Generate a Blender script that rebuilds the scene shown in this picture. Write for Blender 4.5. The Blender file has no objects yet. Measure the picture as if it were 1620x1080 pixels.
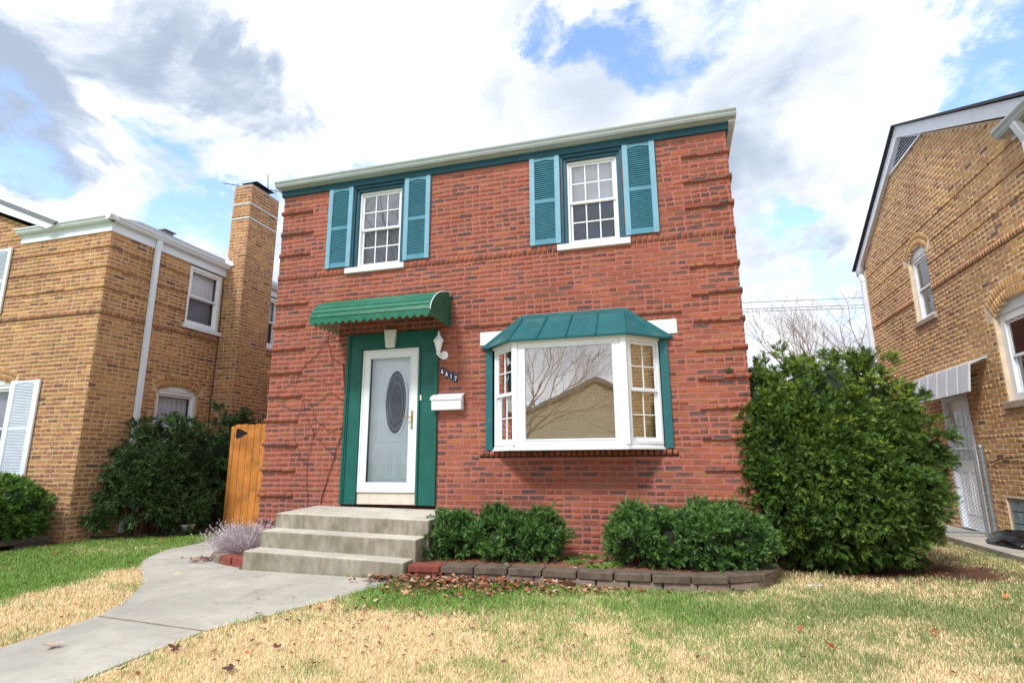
import bpy, math, random
import numpy as np
from mathutils import Vector, Matrix, Euler
random.seed(7)
rng = np.random.default_rng(11)
S = bpy.context.scene
COL = S.collection
PI = math.pi

# ------------------------------------------------------------------ camera
YAW, PITCH, ROLL = 0.27540, 0.21092, -0.00625
CAM = Vector((5.559, -6.772, 1.138)); FPX = 885.285
_F = Vector((-math.sin(YAW)*math.cos(PITCH), math.cos(YAW)*math.cos(PITCH), math.sin(PITCH)))
_R0 = Vector((math.cos(YAW), math.sin(YAW), 0)); _U0 = _R0.cross(_F)
_R = _R0*math.cos(ROLL) + _U0*math.sin(ROLL); _U = _U0*math.cos(ROLL) - _R0*math.sin(ROLL)
cd = bpy.data.cameras.new('camera'); cam = bpy.data.objects.new('camera', cd); COL.objects.link(cam)
cd.sensor_width = 36; cd.lens = FPX/1620*36; cd.clip_end = 3000; cd.clip_start = 0.05
m3 = Matrix((_R, _U, -_F)).transposed()
cam.matrix_world = Matrix.Translation(CAM) @ m3.to_4x4()
S.camera = cam
def raydir(x, y):
    return (_F + _R*((x-810)/FPX) - _U*((y-540)/FPX)).normalized()
_Rn, _Un, _Fn, _Cn = [np.array(v) for v in (_R, _U, _F, CAM)]
def proj(P):
    d = np.asarray(P, float) - _Cn
    z = d @ _Fn
    return 810 + FPX*(d @ _Rn)/z, 540 - FPX*(d @ _Un)/z, z

# ------------------------------------------------------------------ world: sky and clouds
SUN_ELEV, SUN_AZ = math.radians(50), math.radians(200)      # compass style, 0 = +y, clockwise
W = bpy.data.worlds.new('World'); S.world = W; W.use_nodes = True
nt = W.node_tree; nt.nodes.clear()
def N(t, typ, **kw):
    n = t.nodes.new(typ)
    for k, v in kw.items(): setattr(n, k, v)
    return n
def math_(t, op, a, b=None, c=None, clamp=False):
    n = N(t, 'ShaderNodeMath', operation=op, use_clamp=clamp)
    for i, v in enumerate((a, b, c)):
        if v is None: continue
        if isinstance(v, (int, float)): n.inputs[i].default_value = v
        else: t.links.new(v, n.inputs[i])
    return n.outputs[0]
def mixc(t, fac, a, b, mode='MIX'):
    n = N(t, 'ShaderNodeMix', data_type='RGBA', blend_type=mode)
    for i, v in ((0, fac), (6, a), (7, b)):
        if isinstance(v, (int, float)): n.inputs[i].default_value = v
        elif isinstance(v, (tuple, list)): n.inputs[i].default_value = (*v[:3], 1)
        else: t.links.new(v, n.inputs[i])
    return n.outputs[2]
def maprange(t, v, a, b, c=0., d=1., smooth=True):
    n = N(t, 'ShaderNodeMapRange', interpolation_type='SMOOTHSTEP' if smooth else 'LINEAR')
    t.links.new(v, n.inputs[0])
    for i, x in enumerate((a, b, c, d)): n.inputs[1+i].default_value = x
    return n.outputs[0]
def noise(t, vec, scale, detail=4, rough=.55, dist=0., out=0):
    n = N(t, 'ShaderNodeTexNoise'); n.inputs['Scale'].default_value = scale
    n.inputs['Detail'].default_value = detail; n.inputs['Roughness'].default_value = rough
    n.inputs['Distortion'].default_value = dist
    if vec is not None: t.links.new(vec, n.inputs['Vector'])
    return n.outputs[out]
sky = N(nt, 'ShaderNodeTexSky', sky_type='NISHITA'); sky.sun_disc = False
sky.sun_elevation = SUN_ELEV; sky.sun_rotation = SUN_AZ
sky.air_density = 1.0; sky.dust_density = .6; sky.ozone_density = 1.2
tc = N(nt, 'ShaderNodeTexCoord'); dirv = tc.outputs['Generated']
sep = N(nt, 'ShaderNodeSeparateXYZ'); nt.links.new(dirv, sep.inputs[0])
zc = math_(nt, 'ADD', math_(nt, 'MAXIMUM', sep.outputs[2], 0.0), .42)
vm = N(nt, 'ShaderNodeVectorMath', operation='SCALE'); nt.links.new(dirv, vm.inputs[0])
nt.links.new(math_(nt, 'DIVIDE', 1.0, zc), vm.inputs['Scale']); cv = vm.outputs[0]
wn = noise(nt, cv, 4.5, 7, .62, .3, out=1)
ws = N(nt, 'ShaderNodeVectorMath', operation='SUBTRACT'); nt.links.new(wn, ws.inputs[0]); ws.inputs[1].default_value = (.5, .5, .5)
wm = N(nt, 'ShaderNodeVectorMath', operation='SCALE'); nt.links.new(ws.outputs[0], wm.inputs[0]); wm.inputs['Scale'].default_value = .42
wa = N(nt, 'ShaderNodeVectorMath', operation='ADD'); nt.links.new(dirv, wa.inputs[0]); nt.links.new(wm.outputs[0], wa.inputs[1])
wz = N(nt, 'ShaderNodeVectorMath', operation='NORMALIZE'); nt.links.new(wa.outputs[0], wz.inputs[0]); wdir = wz.outputs[0]
def blobs(lst):
    acc = None
    for (px, py, rd, w) in lst:
        d = raydir(px, py)
        n = N(nt, 'ShaderNodeVectorMath', operation='DOT_PRODUCT'); nt.links.new(wdir, n.inputs[0]); n.inputs[1].default_value = d
        v = maprange(nt, n.outputs['Value'], math.cos(math.radians(rd)), 1.0, 0, w)
        acc = v if acc is None else math_(nt, 'ADD', acc, v)
    return acc
n1 = noise(nt, cv, 2.1, 9, .56, .25); n2 = noise(nt, cv, 5.0, 8, .6, .3)
gap = blobs([(930, 40, 7.5, .25), (1010, 95, 6, .25), (1120, 20, 5, .14), (860, 10, 5, .25), (1600, 60, 8, .22), (1540, 20, 5, .12), (1600, 150, 5, .10),
             (590, 232, 4.0, .24), (300, 240, 5, .16), (400, 255, 5, .2), (340, 330, 6, .2), (490, 260, 3, .15),
             (1220, 440, 6, .2), (1310, 425, 6, .24), (1345, 470, 4, .2), (1190, 300, 5, .05), (50, 240, 7, .12), (690, 205, 2.5, .2), (740, 55, 3, .14)])
solid = blobs([(700, 120, 16, .2), (1300, 180, 14, .14), (180, 290, 7, .12), (1260, 480, 6, .2), (1180, 400, 5, .12), (120, 60, 10, .1), (420, 60, 12, .16)])
n3 = noise(nt, cv, 13.0, 6, .62, .4)
fbm = math_(nt, 'ADD', math_(nt, 'ADD', math_(nt, 'MULTIPLY', n1, 1.25), math_(nt, 'MULTIPLY', n2, 1.25)), math_(nt, 'MULTIPLY', n3, .7))
cover = math_(nt, 'ADD', math_(nt, 'SUBTRACT', math_(nt, 'SUBTRACT', fbm, .97), math_(nt, 'MULTIPLY', gap, 1.5)), solid)
mask = maprange(nt, cover, .12, .60)
dark = blobs([(40, 120, 10, .75), (70, 220, 7, .55), (0, 200, 9, .5), (300, 60, 7, .5), (400, 100, 5.5, .5), (480, 150, 3.5, .35), (210, 30, 6, .35), (1000, 190, 8, .16), (1260, 200, 13, .5), (1190, 330, 10, .3), (1000, 170, 9, .1), (560, 80, 5, .1)])
dn = maprange(nt, noise(nt, cv, 3.0, 6, .55, .2), .25, .7, .45, 1.35)
dk = maprange(nt, math_(nt, 'ADD', math_(nt, 'MULTIPLY', dark, dn), math_(nt, 'MULTIPLY', math_(nt, 'SUBTRACT', n2, .5), .8)), .0, 1.0)
amb = maprange(nt, noise(nt, cv, 2.6, 9, .6, .4), .40, .68, 0, .72)
dk = math_(nt, 'MAXIMUM', dk, amb)
ccol = mixc(nt, dk, (7.9, 8.15, 8.6), (3.0, 3.6, 4.6))
bluesky = mixc(nt, 1.0, sky.outputs[0], (2.3, 2.35, 2.4), 'MULTIPLY')
horizon = maprange(nt, sep.outputs[2], 0.0, .45, .55, 0.0)
bluesky = mixc(nt, horizon, bluesky, (6.6, 7.7, 9.2))
skyc = mixc(nt, mask, bluesky, ccol)
bg = N(nt, 'ShaderNodeBackground'); bg.inputs[1].default_value = .1
nt.links.new(skyc, bg.inputs[0]); wo = N(nt, 'ShaderNodeOutputWorld'); nt.links.new(bg.outputs[0], wo.inputs[0])
# ------------------------------------------------------------------ sun
sd = bpy.data.lights.new('sun', 'SUN'); sd.energy = 2.3; sd.angle = math.radians(11); sd.color = (1, .965, .92)
sun = bpy.data.objects.new('sun', sd); COL.objects.link(sun)
sv = Vector((math.sin(SUN_AZ)*math.cos(SUN_ELEV), math.cos(SUN_AZ)*math.cos(SUN_ELEV), math.sin(SUN_ELEV)))
sun.rotation_euler = sv.to_track_quat('Z', 'Y').to_euler(); sun.location = (6, -10, 14)
S.view_settings.view_transform = 'Standard'; S.view_settings.look = 'None'
S.view_settings.exposure = 0.70; S.view_settings.gamma = 1; S.view_settings.use_curve_mapping = False
S.render.engine = 'CYCLES'

# ------------------------------------------------------------------ materials
def lin(r, g, b):
    f = lambda c: ((c/255)/12.92 if c <= 10.3 else (((c/255)+.055)/1.055)**2.4)
    return (f(r), f(g), f(b))
def newmat(name):
    m = bpy.data.materials.new(name); m.use_nodes = True; t = m.node_tree
    b = t.nodes['Principled BSDF']; return m, t, b
def pos(t):
    return N(t, 'ShaderNodeNewGeometry').outputs['Position']
def bump(t, b, h, strength, dist):
    n = N(t, 'ShaderNodeBump'); n.inputs['Strength'].default_value = strength; n.inputs['Distance'].default_value = dist
    t.links.new(h, n.inputs['Height']); t.links.new(n.outputs[0], b.inputs['Normal'])
def ramp(t, v, stops, const=False):
    n = N(t, 'ShaderNodeValToRGB'); cr = n.color_ramp
    if const: cr.interpolation = 'CONSTANT'
    while len(cr.elements) > 1: cr.elements.remove(cr.elements[0])
    cr.elements[0].position = stops[0][0]; cr.elements[0].color = (*stops[0][1], 1)
    for p, c in stops[1:]:
        e = cr.elements.new(p); e.color = (*c, 1)
    t.links.new(v, n.inputs[0]); return n.outputs[0]
def stretchv(t, sx, sy, sz):
    n = N(t, 'ShaderNodeVectorMath', operation='MULTIPLY'); t.links.new(pos(t), n.inputs[0]); n.inputs[1].default_value = (sx, sy, sz); return n.outputs[0]
def plain(name, c, rough=.5, var=.12, scale=6, bumpd=0., bscale=60, metal=0., spec=.4, dirt=None, dirtamt=.0, streak=False):
    m, t, b = newmat(name)
    p = pos(t)
    nz = noise(t, p, scale, 5, .6)
    lo = tuple(x*(1-var) for x in c); hi = tuple(min(1, x*(1+var)) for x in c)
    col = mixc(t, maprange(t, nz, .3, .7), lo, hi)
    if dirt is not None:
        v = stretchv(t, 9, 9, .8) if streak else p
        dn = noise(t, v, 3 if streak else 9, 6, .65)
        col = mixc(t, maprange(t, dn, .56, .78, 0, dirtamt), col, dirt)
    t.links.new(col, b.inputs['Base Color'])
    b.inputs['Roughness'].default_value = rough; b.inputs['Metallic'].default_value = metal
    b.inputs['Specular IOR Level'].default_value = spec
    t.links.new(maprange(t, noise(t, p, scale*3, 4), .3, .7, max(.02, rough-.1), min(1, rough+.12)), b.inputs['Roughness'])
    if bumpd: bump(t, b, noise(t, p, bscale, 4, .6), .6, bumpd)
    return m
def brickmat(name, stops, edge, edgew, edgeamt, smear=.0):
    m, t, b = newmat(name)
    a = N(t, 'ShaderNodeAttribute', attribute_name='rnd').outputs['Fac']
    p = pos(t)
    base = ramp(t, a, stops)
    bl = noise(t, p, 38, 5, .65)
    base = mixc(t, maprange(t, bl, .35, .75, 0, .55), base, mixc(t, .6, base, (.03, .02, .02)))
    # uv: distance to the front face's edge, roughened
    uv = N(t, 'ShaderNodeUVMap').outputs[0]
    s = N(t, 'ShaderNodeSeparateXYZ'); t.links.new(uv, s.inputs[0])
    du = math_(t, 'MULTIPLY', math_(t, 'MINIMUM', s.outputs[0], math_(t, 'SUBTRACT', 1.0, s.outputs[0])), 2.6)
    dv = math_(t, 'MINIMUM', s.outputs[1], math_(t, 'SUBTRACT', 1.0, s.outputs[1]))
    e = math_(t, 'ADD', math_(t, 'MINIMUM', du, dv), math_(t, 'MULTIPLY', math_(t, 'SUBTRACT', noise(t, p, 34, 5, .65), .5), 1.1))
    em = maprange(t, e, edgew*.5, edgew*1.5, edgeamt, 0)
    sm = maprange(t, noise(t, p, 3.1, 5, .6), .5, .72, 0, smear)
    em = math_(t, 'MAXIMUM', em, sm)
    col = mixc(t, em, base, edge)
    stn = maprange(t, noise(t, stretchv(t, 2.2, 2.2, .45), 1.5, 6, .62), .5, .75, 0, .35)
    col = mixc(t, stn, col, mixc(t, .65, col, (.05, .04, .035)))
    big = noise(t, p, .9, 4, .6)
    col = mixc(t, maprange(t, big, .3, .7), col, mixc(t, 1.0, col, (.72, .72, .74), 'MULTIPLY'))
    t.links.new(col, b.inputs['Base Color']); b.inputs['Roughness'].default_value = .85; b.inputs['Specular IOR Level'].default_value = .25
    bump(t, b, noise(t, p, 90, 5, .7), .75, .004)
    return m
R_ = lin
red_stops = [(0, R_(188, 78, 52)), (.18, R_(198, 92, 62)), (.34, R_(172, 78, 58)), (.46, R_(204, 102, 62)), (.56, R_(150, 74, 62)), (.66, R_(186, 102, 62)), (.80, R_(134, 78, 66)), (.88, R_(120, 76, 64)), (.95, R_(100, 72, 66)), (1, R_(206, 92, 54))]
def tint(stops, k):
    def f(c):
        s_ = [(12.92*x if x < .0031308 else 1.055*x**(1/2.4)-.055)*255 for x in c]; return R_(*[min(255, a*b) for a, b in zip(s_, k)])
    return [(p, f(c)) for p, c in stops]
MB_RED = brickmat('red_brick', tint(red_stops, (.86, 1.12, 1.20)), R_(162, 98, 86), .17, .95, .6)
yel_stops = [(0, R_(190, 142, 82)), (.2, R_(204, 158, 92)), (.4, R_(178, 128, 76)), (.55, R_(216, 174, 96)), (.68, R_(172, 118, 76)), (.82, R_(164, 120, 78)), (.9, R_(200, 144, 96)), (.97, R_(150, 116, 80)), (1, R_(128, 98, 72))]
MB_YEL = brickmat('yellow_brick', tint(yel_stops, (1.0, .965, 1.10)), R_(192, 156, 118), .10, .6, .15)
yel2 = [(p, tuple(min(1, x*1.28) for x in c)) for p, c in yel_stops]
yel3 = [(0, R_(206, 166, 108)), (.25, R_(220, 180, 116)), (.45, R_(200, 156, 104)), (.62, R_(228, 190, 120)), (.78, R_(190, 142, 100)), (.92, R_(212, 160, 116)), (.975, R_(160, 122, 92)), (1, R_(130, 102, 84))]
MB_YEL2 = brickmat('light_yellow_brick', tint(yel3, (1.03, .985, 1.0)), R_(222, 190, 146), .10, .6, .15)
M_MORT_R = plain('red_mortar', R_(166, 106, 94), .95, .12, 7, .003, 120)
M_MORT_Y = plain('tan_mortar', R_(198, 172, 140), .95, .12, 7, .003, 120)
M_MORT_Y2 = plain('grey_tan_mortar', R_(216, 198, 172), .95, .12, 7, .003, 120)
M_STONE = plain('painted_limestone', R_(220, 225, 228), .8, .06, 12, .004, 40, dirt=R_(150, 145, 135), dirtamt=.5)
M_STONEG = plain('grey_limestone', R_(165, 150, 138), .85, .12, 12, .004, 40, dirt=R_(90, 82, 76), dirtamt=.6)
M_CONC = plain('concrete', R_(176, 170, 158), .9, .09, 5, .003, 150, dirt=R_(120, 114, 102), dirtamt=.35)
M_TEALD = plain('dark_teal_paint', R_(28, 80, 98), .42, .1, 5, 0, dirt=R_(60, 110, 120), dirtamt=.3)
M_GREEN = plain('door_teal_green_paint', R_(14, 88, 80), .45, .12, 3, .001, 60, dirt=R_(40, 86, 76), dirtamt=.5, streak=True)
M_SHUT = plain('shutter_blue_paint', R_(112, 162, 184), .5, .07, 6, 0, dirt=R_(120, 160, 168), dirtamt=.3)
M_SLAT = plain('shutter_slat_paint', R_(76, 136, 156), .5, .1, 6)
M_BAYROOF = plain('bay_roof_teal_metal', R_(24, 92, 98), .38, .08, 4, 0, spec=.5, dirt=R_(80, 145, 145), dirtamt=.3)
M_AWN = plain('awning_green_metal', R_(22, 100, 76), .4, .12, 8, 0, dirt=R_(88, 150, 120), dirtamt=.35)
M_AWNB = plain('awning_beige_underside', R_(178, 164, 142), .6, .1, 8)
M_AWNG = plain('grey_awning_metal', R_(196, 200, 208), .45, .06, 8, 0, dirt=R_(130, 130, 130), dirtamt=.3)
M_WHITE = plain('white_vinyl', R_(230, 235, 240), .38, .03, 5, 0, dirt=R_(196, 192, 182), dirtamt=.35)
M_WHITE2 = plain('white_paint_trim', R_(220, 228, 240), .5, .04, 5, 0, dirt=R_(176, 176, 172), dirtamt=.4, streak=True)
M_GUT = plain('grey_white_gutter', R_(172, 184, 188), .45, .06, 4, 0, dirt=R_(140, 150, 146), dirtamt=.4, streak=True)
M_DOORW = plain('white_door_paint', R_(240, 245, 250), .4, .03, 4)
M_BRASS = plain('brass', R_(176, 154, 108), .3, .1, 20, metal=.9)
M_STEEL = plain('galvanised_steel', R_(150, 156, 160), .5, .12, 20, metal=.6)
M_BLACK = plain('black_metal', R_(26, 26, 30), .5, .2, 20)
M_NUM = plain('number_tile_blue', R_(22, 42, 84), .4, .05, 5)
M_ORANGE = plain('cedar_stained_wood', R_(188, 122, 58), .6, .25, 5, .003, 60, dirt=R_(160, 84, 30), dirtamt=.7, streak=True)
M_SHING = plain('grey_shingles', R_(120, 122, 130), .95, .2, 30, .006, 30)
M_SHINGD = plain('dark_shingles', R_(66, 66, 74), .95, .2, 30, .006, 30)
M_BAG = plain('black_plastic_bag', R_(20, 20, 24), .25, .2, 10, .012, 14)
M_POT = plain('white_plastic_pot', R_(206, 206, 204), .5, .06, 10, dirt=R_(120, 110, 100), dirtamt=.4)
M_BAMB = plain('bamboo_blind', R_(246, 214, 164), .6, .12, 40)
M_CURT = plain('white_curtain', R_(214, 212, 214), .9, .05, 5)
M_CURTD = plain('dim_screened_curtain', R_(132, 130, 140), .9, .12, 30)
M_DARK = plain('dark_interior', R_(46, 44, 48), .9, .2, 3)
M_SCREEN = plain('window_screen', R_(92, 92, 104), .7, .1, 5)
M_TIMB = plain('weathered_timber', R_(84, 76, 68), .9, .25, 9, .006, 40, dirt=R_(40, 36, 32), dirtamt=.6)
M_BLOCK = plain('grey_brown_retaining_block', R_(138, 120, 110), .95, .22, 9, .010, 35, dirt=R_(84, 70, 62), dirtamt=.7)
M_CAP = plain('weathered_cap_block', R_(96, 84, 72), .95, .3, 9, .008, 35, dirt=R_(70, 62, 50), dirtamt=.7)
M_BLOCKR = plain('red_retaining_block', R_(128, 66, 54), .95, .22, 9, .010, 35, dirt=R_(84, 54, 46), dirtamt=.6)
M_VINE = plain('vine_stem', R_(84, 52, 42), .9, .25, 20)
M_BARK = plain('bare_tree_bark', R_(138, 122, 112), .95, .2, 5)
M_WIRE = plain('cable', R_(70, 74, 84), .7, .05, 5)
M_MULCH = plain('mulch', R_(124, 84, 64), .95, .35, 30, .02, 60, dirt=R_(60, 38, 30), dirtamt=.8)
M_STONES = plain('gravel_stones', R_(150, 134, 118), .9, .3, 25)
M_ASPH = plain('asphalt', (.05, .05, .052), .95, .2, 20, .003, 120)
M_LAV = plain('dry_lavender_twigs', R_(196, 184, 190), .9, .2, 30)
M_GLASSB = plain('glass_block', R_(110, 130, 140), .12, .2, 12, .01, 30, spec=.8)
def glassmat(name, refl, tint=(1, 1, 1), bl=.3):
    m = bpy.data.materials.new(name); m.use_nodes = True; t = m.node_tree; t.nodes.clear()
    tr = N(t, 'ShaderNodeBsdfTransparent'); tr.inputs[0].default_value = (*tint, 1)
    gl = N(t, 'ShaderNodeBsdfGlossy'); gl.inputs['Roughness'].default_value = .0; gl.inputs[0].default_value = (.95, .97, 1, 1)
    bp = N(t, 'ShaderNodeBump'); bp.inputs['Strength'].default_value = .25; bp.inputs['Distance'].default_value = .004
    t.links.new(noise(t, pos(t), 3.2, 1, .4), bp.inputs['Height']); t.links.new(bp.outputs[0], gl.inputs['Normal'])
    fr = N(t, 'ShaderNodeLayerWeight'); fr.inputs[0].default_value = bl
    f = maprange(t, fr.outputs['Fresnel'], 0, 1, refl, 1.0, False)
    mx = N(t, 'ShaderNodeMixShader'); t.links.new(f, mx.inputs[0]); t.links.new(tr.outputs[0], mx.inputs[1]); t.links.new(gl.outputs[0], mx.inputs[2])
    o = N(t, 'ShaderNodeOutputMaterial'); t.links.new(mx.outputs[0], o.inputs[0]); return m
M_GLASS = glassmat('window_glass', .10)
M_GLASSD = glassmat('door_glass', .0, (.97, .99, 1))
M_GLASSS = glassmat('side_window_glass', .0, (.96, .98, 1), .12)
M_GLASSBAY = glassmat('bay_glass', .27)
def leadmat():
    m, t, b = newmat('leaded_oval_glass')
    v = N(t, 'ShaderNodeTexVoronoi', feature='DISTANCE_TO_EDGE'); v.inputs['Scale'].default_value = 13
    t.links.new(stretchv(t, 1.0, 1.0, .6), v.inputs['Vector'])
    e = maprange(t, v.outputs['Distance'], .02, .05, 1, 0)
    c = mixc(t, noise(t, pos(t), 14, 3), R_(10, 12, 16), R_(44, 38, 38))
    c = mixc(t, e, c, R_(80, 82, 88)); t.links.new(c, b.inputs['Base Color'])
    b.inputs['Roughness'].default_value = .25; b.inputs['Specular IOR Level'].default_value = .25
    bump(t, b, noise(t, pos(t), 60, 2), .4, .004); return m
M_LEAD = leadmat()
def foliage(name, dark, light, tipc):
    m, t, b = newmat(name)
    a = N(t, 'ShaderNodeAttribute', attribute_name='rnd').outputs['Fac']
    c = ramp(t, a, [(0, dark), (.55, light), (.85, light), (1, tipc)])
    t.links.new(c, b.inputs['Base Color']); b.inputs['Roughness'].default_value = .55; b.inputs['Specular IOR Level'].default_value = .35
    try:
        b.inputs['Subsurface Weight'].default_value = 0
    except Exception: pass
    return m
M_YEW = foliage('yew_needles', (.020, .052, .009), (.070, .140, .020), (.24, .32, .035))
M_YEWS = foliage('shrub_yew_needles', (.022, .060, .014), (.078, .170, .036), (.20, .32, .06))
M_JUN = foliage('juniper_foliage', (.018, .046, .014), (.054, .115, .032), (.13, .20, .05))
M_BOX = foliage('boxwood_leaves', (.03, .075, .012), (.09, .19, .025), (.20, .33, .045))
def attrcol(name, rough=.9, attr='col'):
    m, t, b = newmat(name)
    a = N(t, 'ShaderNodeAttribute', attribute_name=attr).outputs['Color']
    t.links.new(a, b.inputs['Base Color']); b.inputs['Roughness'].default_value = rough; b.inputs['Specular IOR Level'].default_value = .2
    return m, t, b
M_GRASS = attrcol('grass_blades', .7)[0]
M_LEAF = attrcol('dead_leaves', .75)[0]
def groundmat():
    m, t, b = attrcol('lawn_ground')
    a = N(t, 'ShaderNodeAttribute', attribute_name='col').outputs['Color']
    c = mixc(t, maprange(t, noise(t, pos(t), 45, 6, .7), .3, .7), mixc(t, 1.0, a, (.74, .70, .64), 'MULTIPLY'), a)
    t.links.new(c, b.inputs['Base Color']); bump(t, b, noise(t, pos(t), 60, 5, .7), .8, .02); return m
M_GROUND = groundmat()
def concmat(name, base, stain, green, seed):
    m, t, b = newmat(name); p = pos(t)
    off = N(t, 'ShaderNodeVectorMath', operation='ADD'); t.links.new(p, off.inputs[0]); off.inputs[1].default_value = (seed, seed, seed); q = off.outputs[0]
    c = mixc(t, maprange(t, noise(t, q, 1.6, 7, .65), .3, .7), tuple(x*.80 for x in base), tuple(min(1, x*1.07) for x in base))
    c = mixc(t, maprange(t, noise(t, q, 8, 6, .7), .5, .75, 0, .5), c, stain)
    c = mixc(t, maprange(t, noise(t, q, .7, 6, .7, 1.2), .5, .66, 0, .38), c, tuple(x*.62 for x in base))
    ge = N(t, 'ShaderNodeNewGeometry').outputs['Normal']; s = N(t, 'ShaderNodeSeparateXYZ'); t.links.new(ge, s.inputs[0])
    vert = maprange(t, math_(t, 'ABSOLUTE', s.outputs[2]), .3, .8, 1, 0)
    st = noise(t, stretchv(t, 5, 5, 2.2), 1.6, 8, .68)
    c = mixc(t, math_(t, 'MULTIPLY', vert, maprange(t, st, .25, .65, .45, 1.)), c, mixc(t, maprange(t, noise(t, q, 3.5, 4), .4, .6), stain, green))
    wv = N(t, 'ShaderNodeVectorMath', operation='ADD'); t.links.new(q, wv.inputs[0]); t.links.new(noise(t, q, 2.5, 4, .6, 0, 1), wv.inputs[1])
    vo = N(t, 'ShaderNodeTexVoronoi', feature='DISTANCE_TO_EDGE'); vo.inputs['Scale'].default_value = .55; t.links.new(wv.outputs[0], vo.inputs['Vector'])
    ck = math_(t, 'MULTIPLY', maprange(t, vo.outputs['Distance'], .0, .006, .75, 0), maprange(t, noise(t, q, 1.1, 2), .50, .56))
    c = mixc(t, ck, c, tuple(x*.35 for x in base))
    sp = noise(t, q, 160, 3, .7); c = mixc(t, maprange(t, sp, .62, .74, 0, .5), c, tuple(x*.5 for x in base))
    t.links.new(c, b.inputs['Base Color']); b.inputs['Roughness'].default_value = .92; b.inputs['Specular IOR Level'].default_value = .2
    bump(t, b, noise(t, q, 110, 6, .7), .5, .004); return m
M_STEP = concmat('weathered_step_concrete', R_(192, 187, 174), R_(136, 129, 114), R_(118, 112, 94), 3)
M_PATH = concmat('path_concrete', R_(180, 176, 166), R_(140, 132, 124), R_(130, 124, 110), 9)

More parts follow.
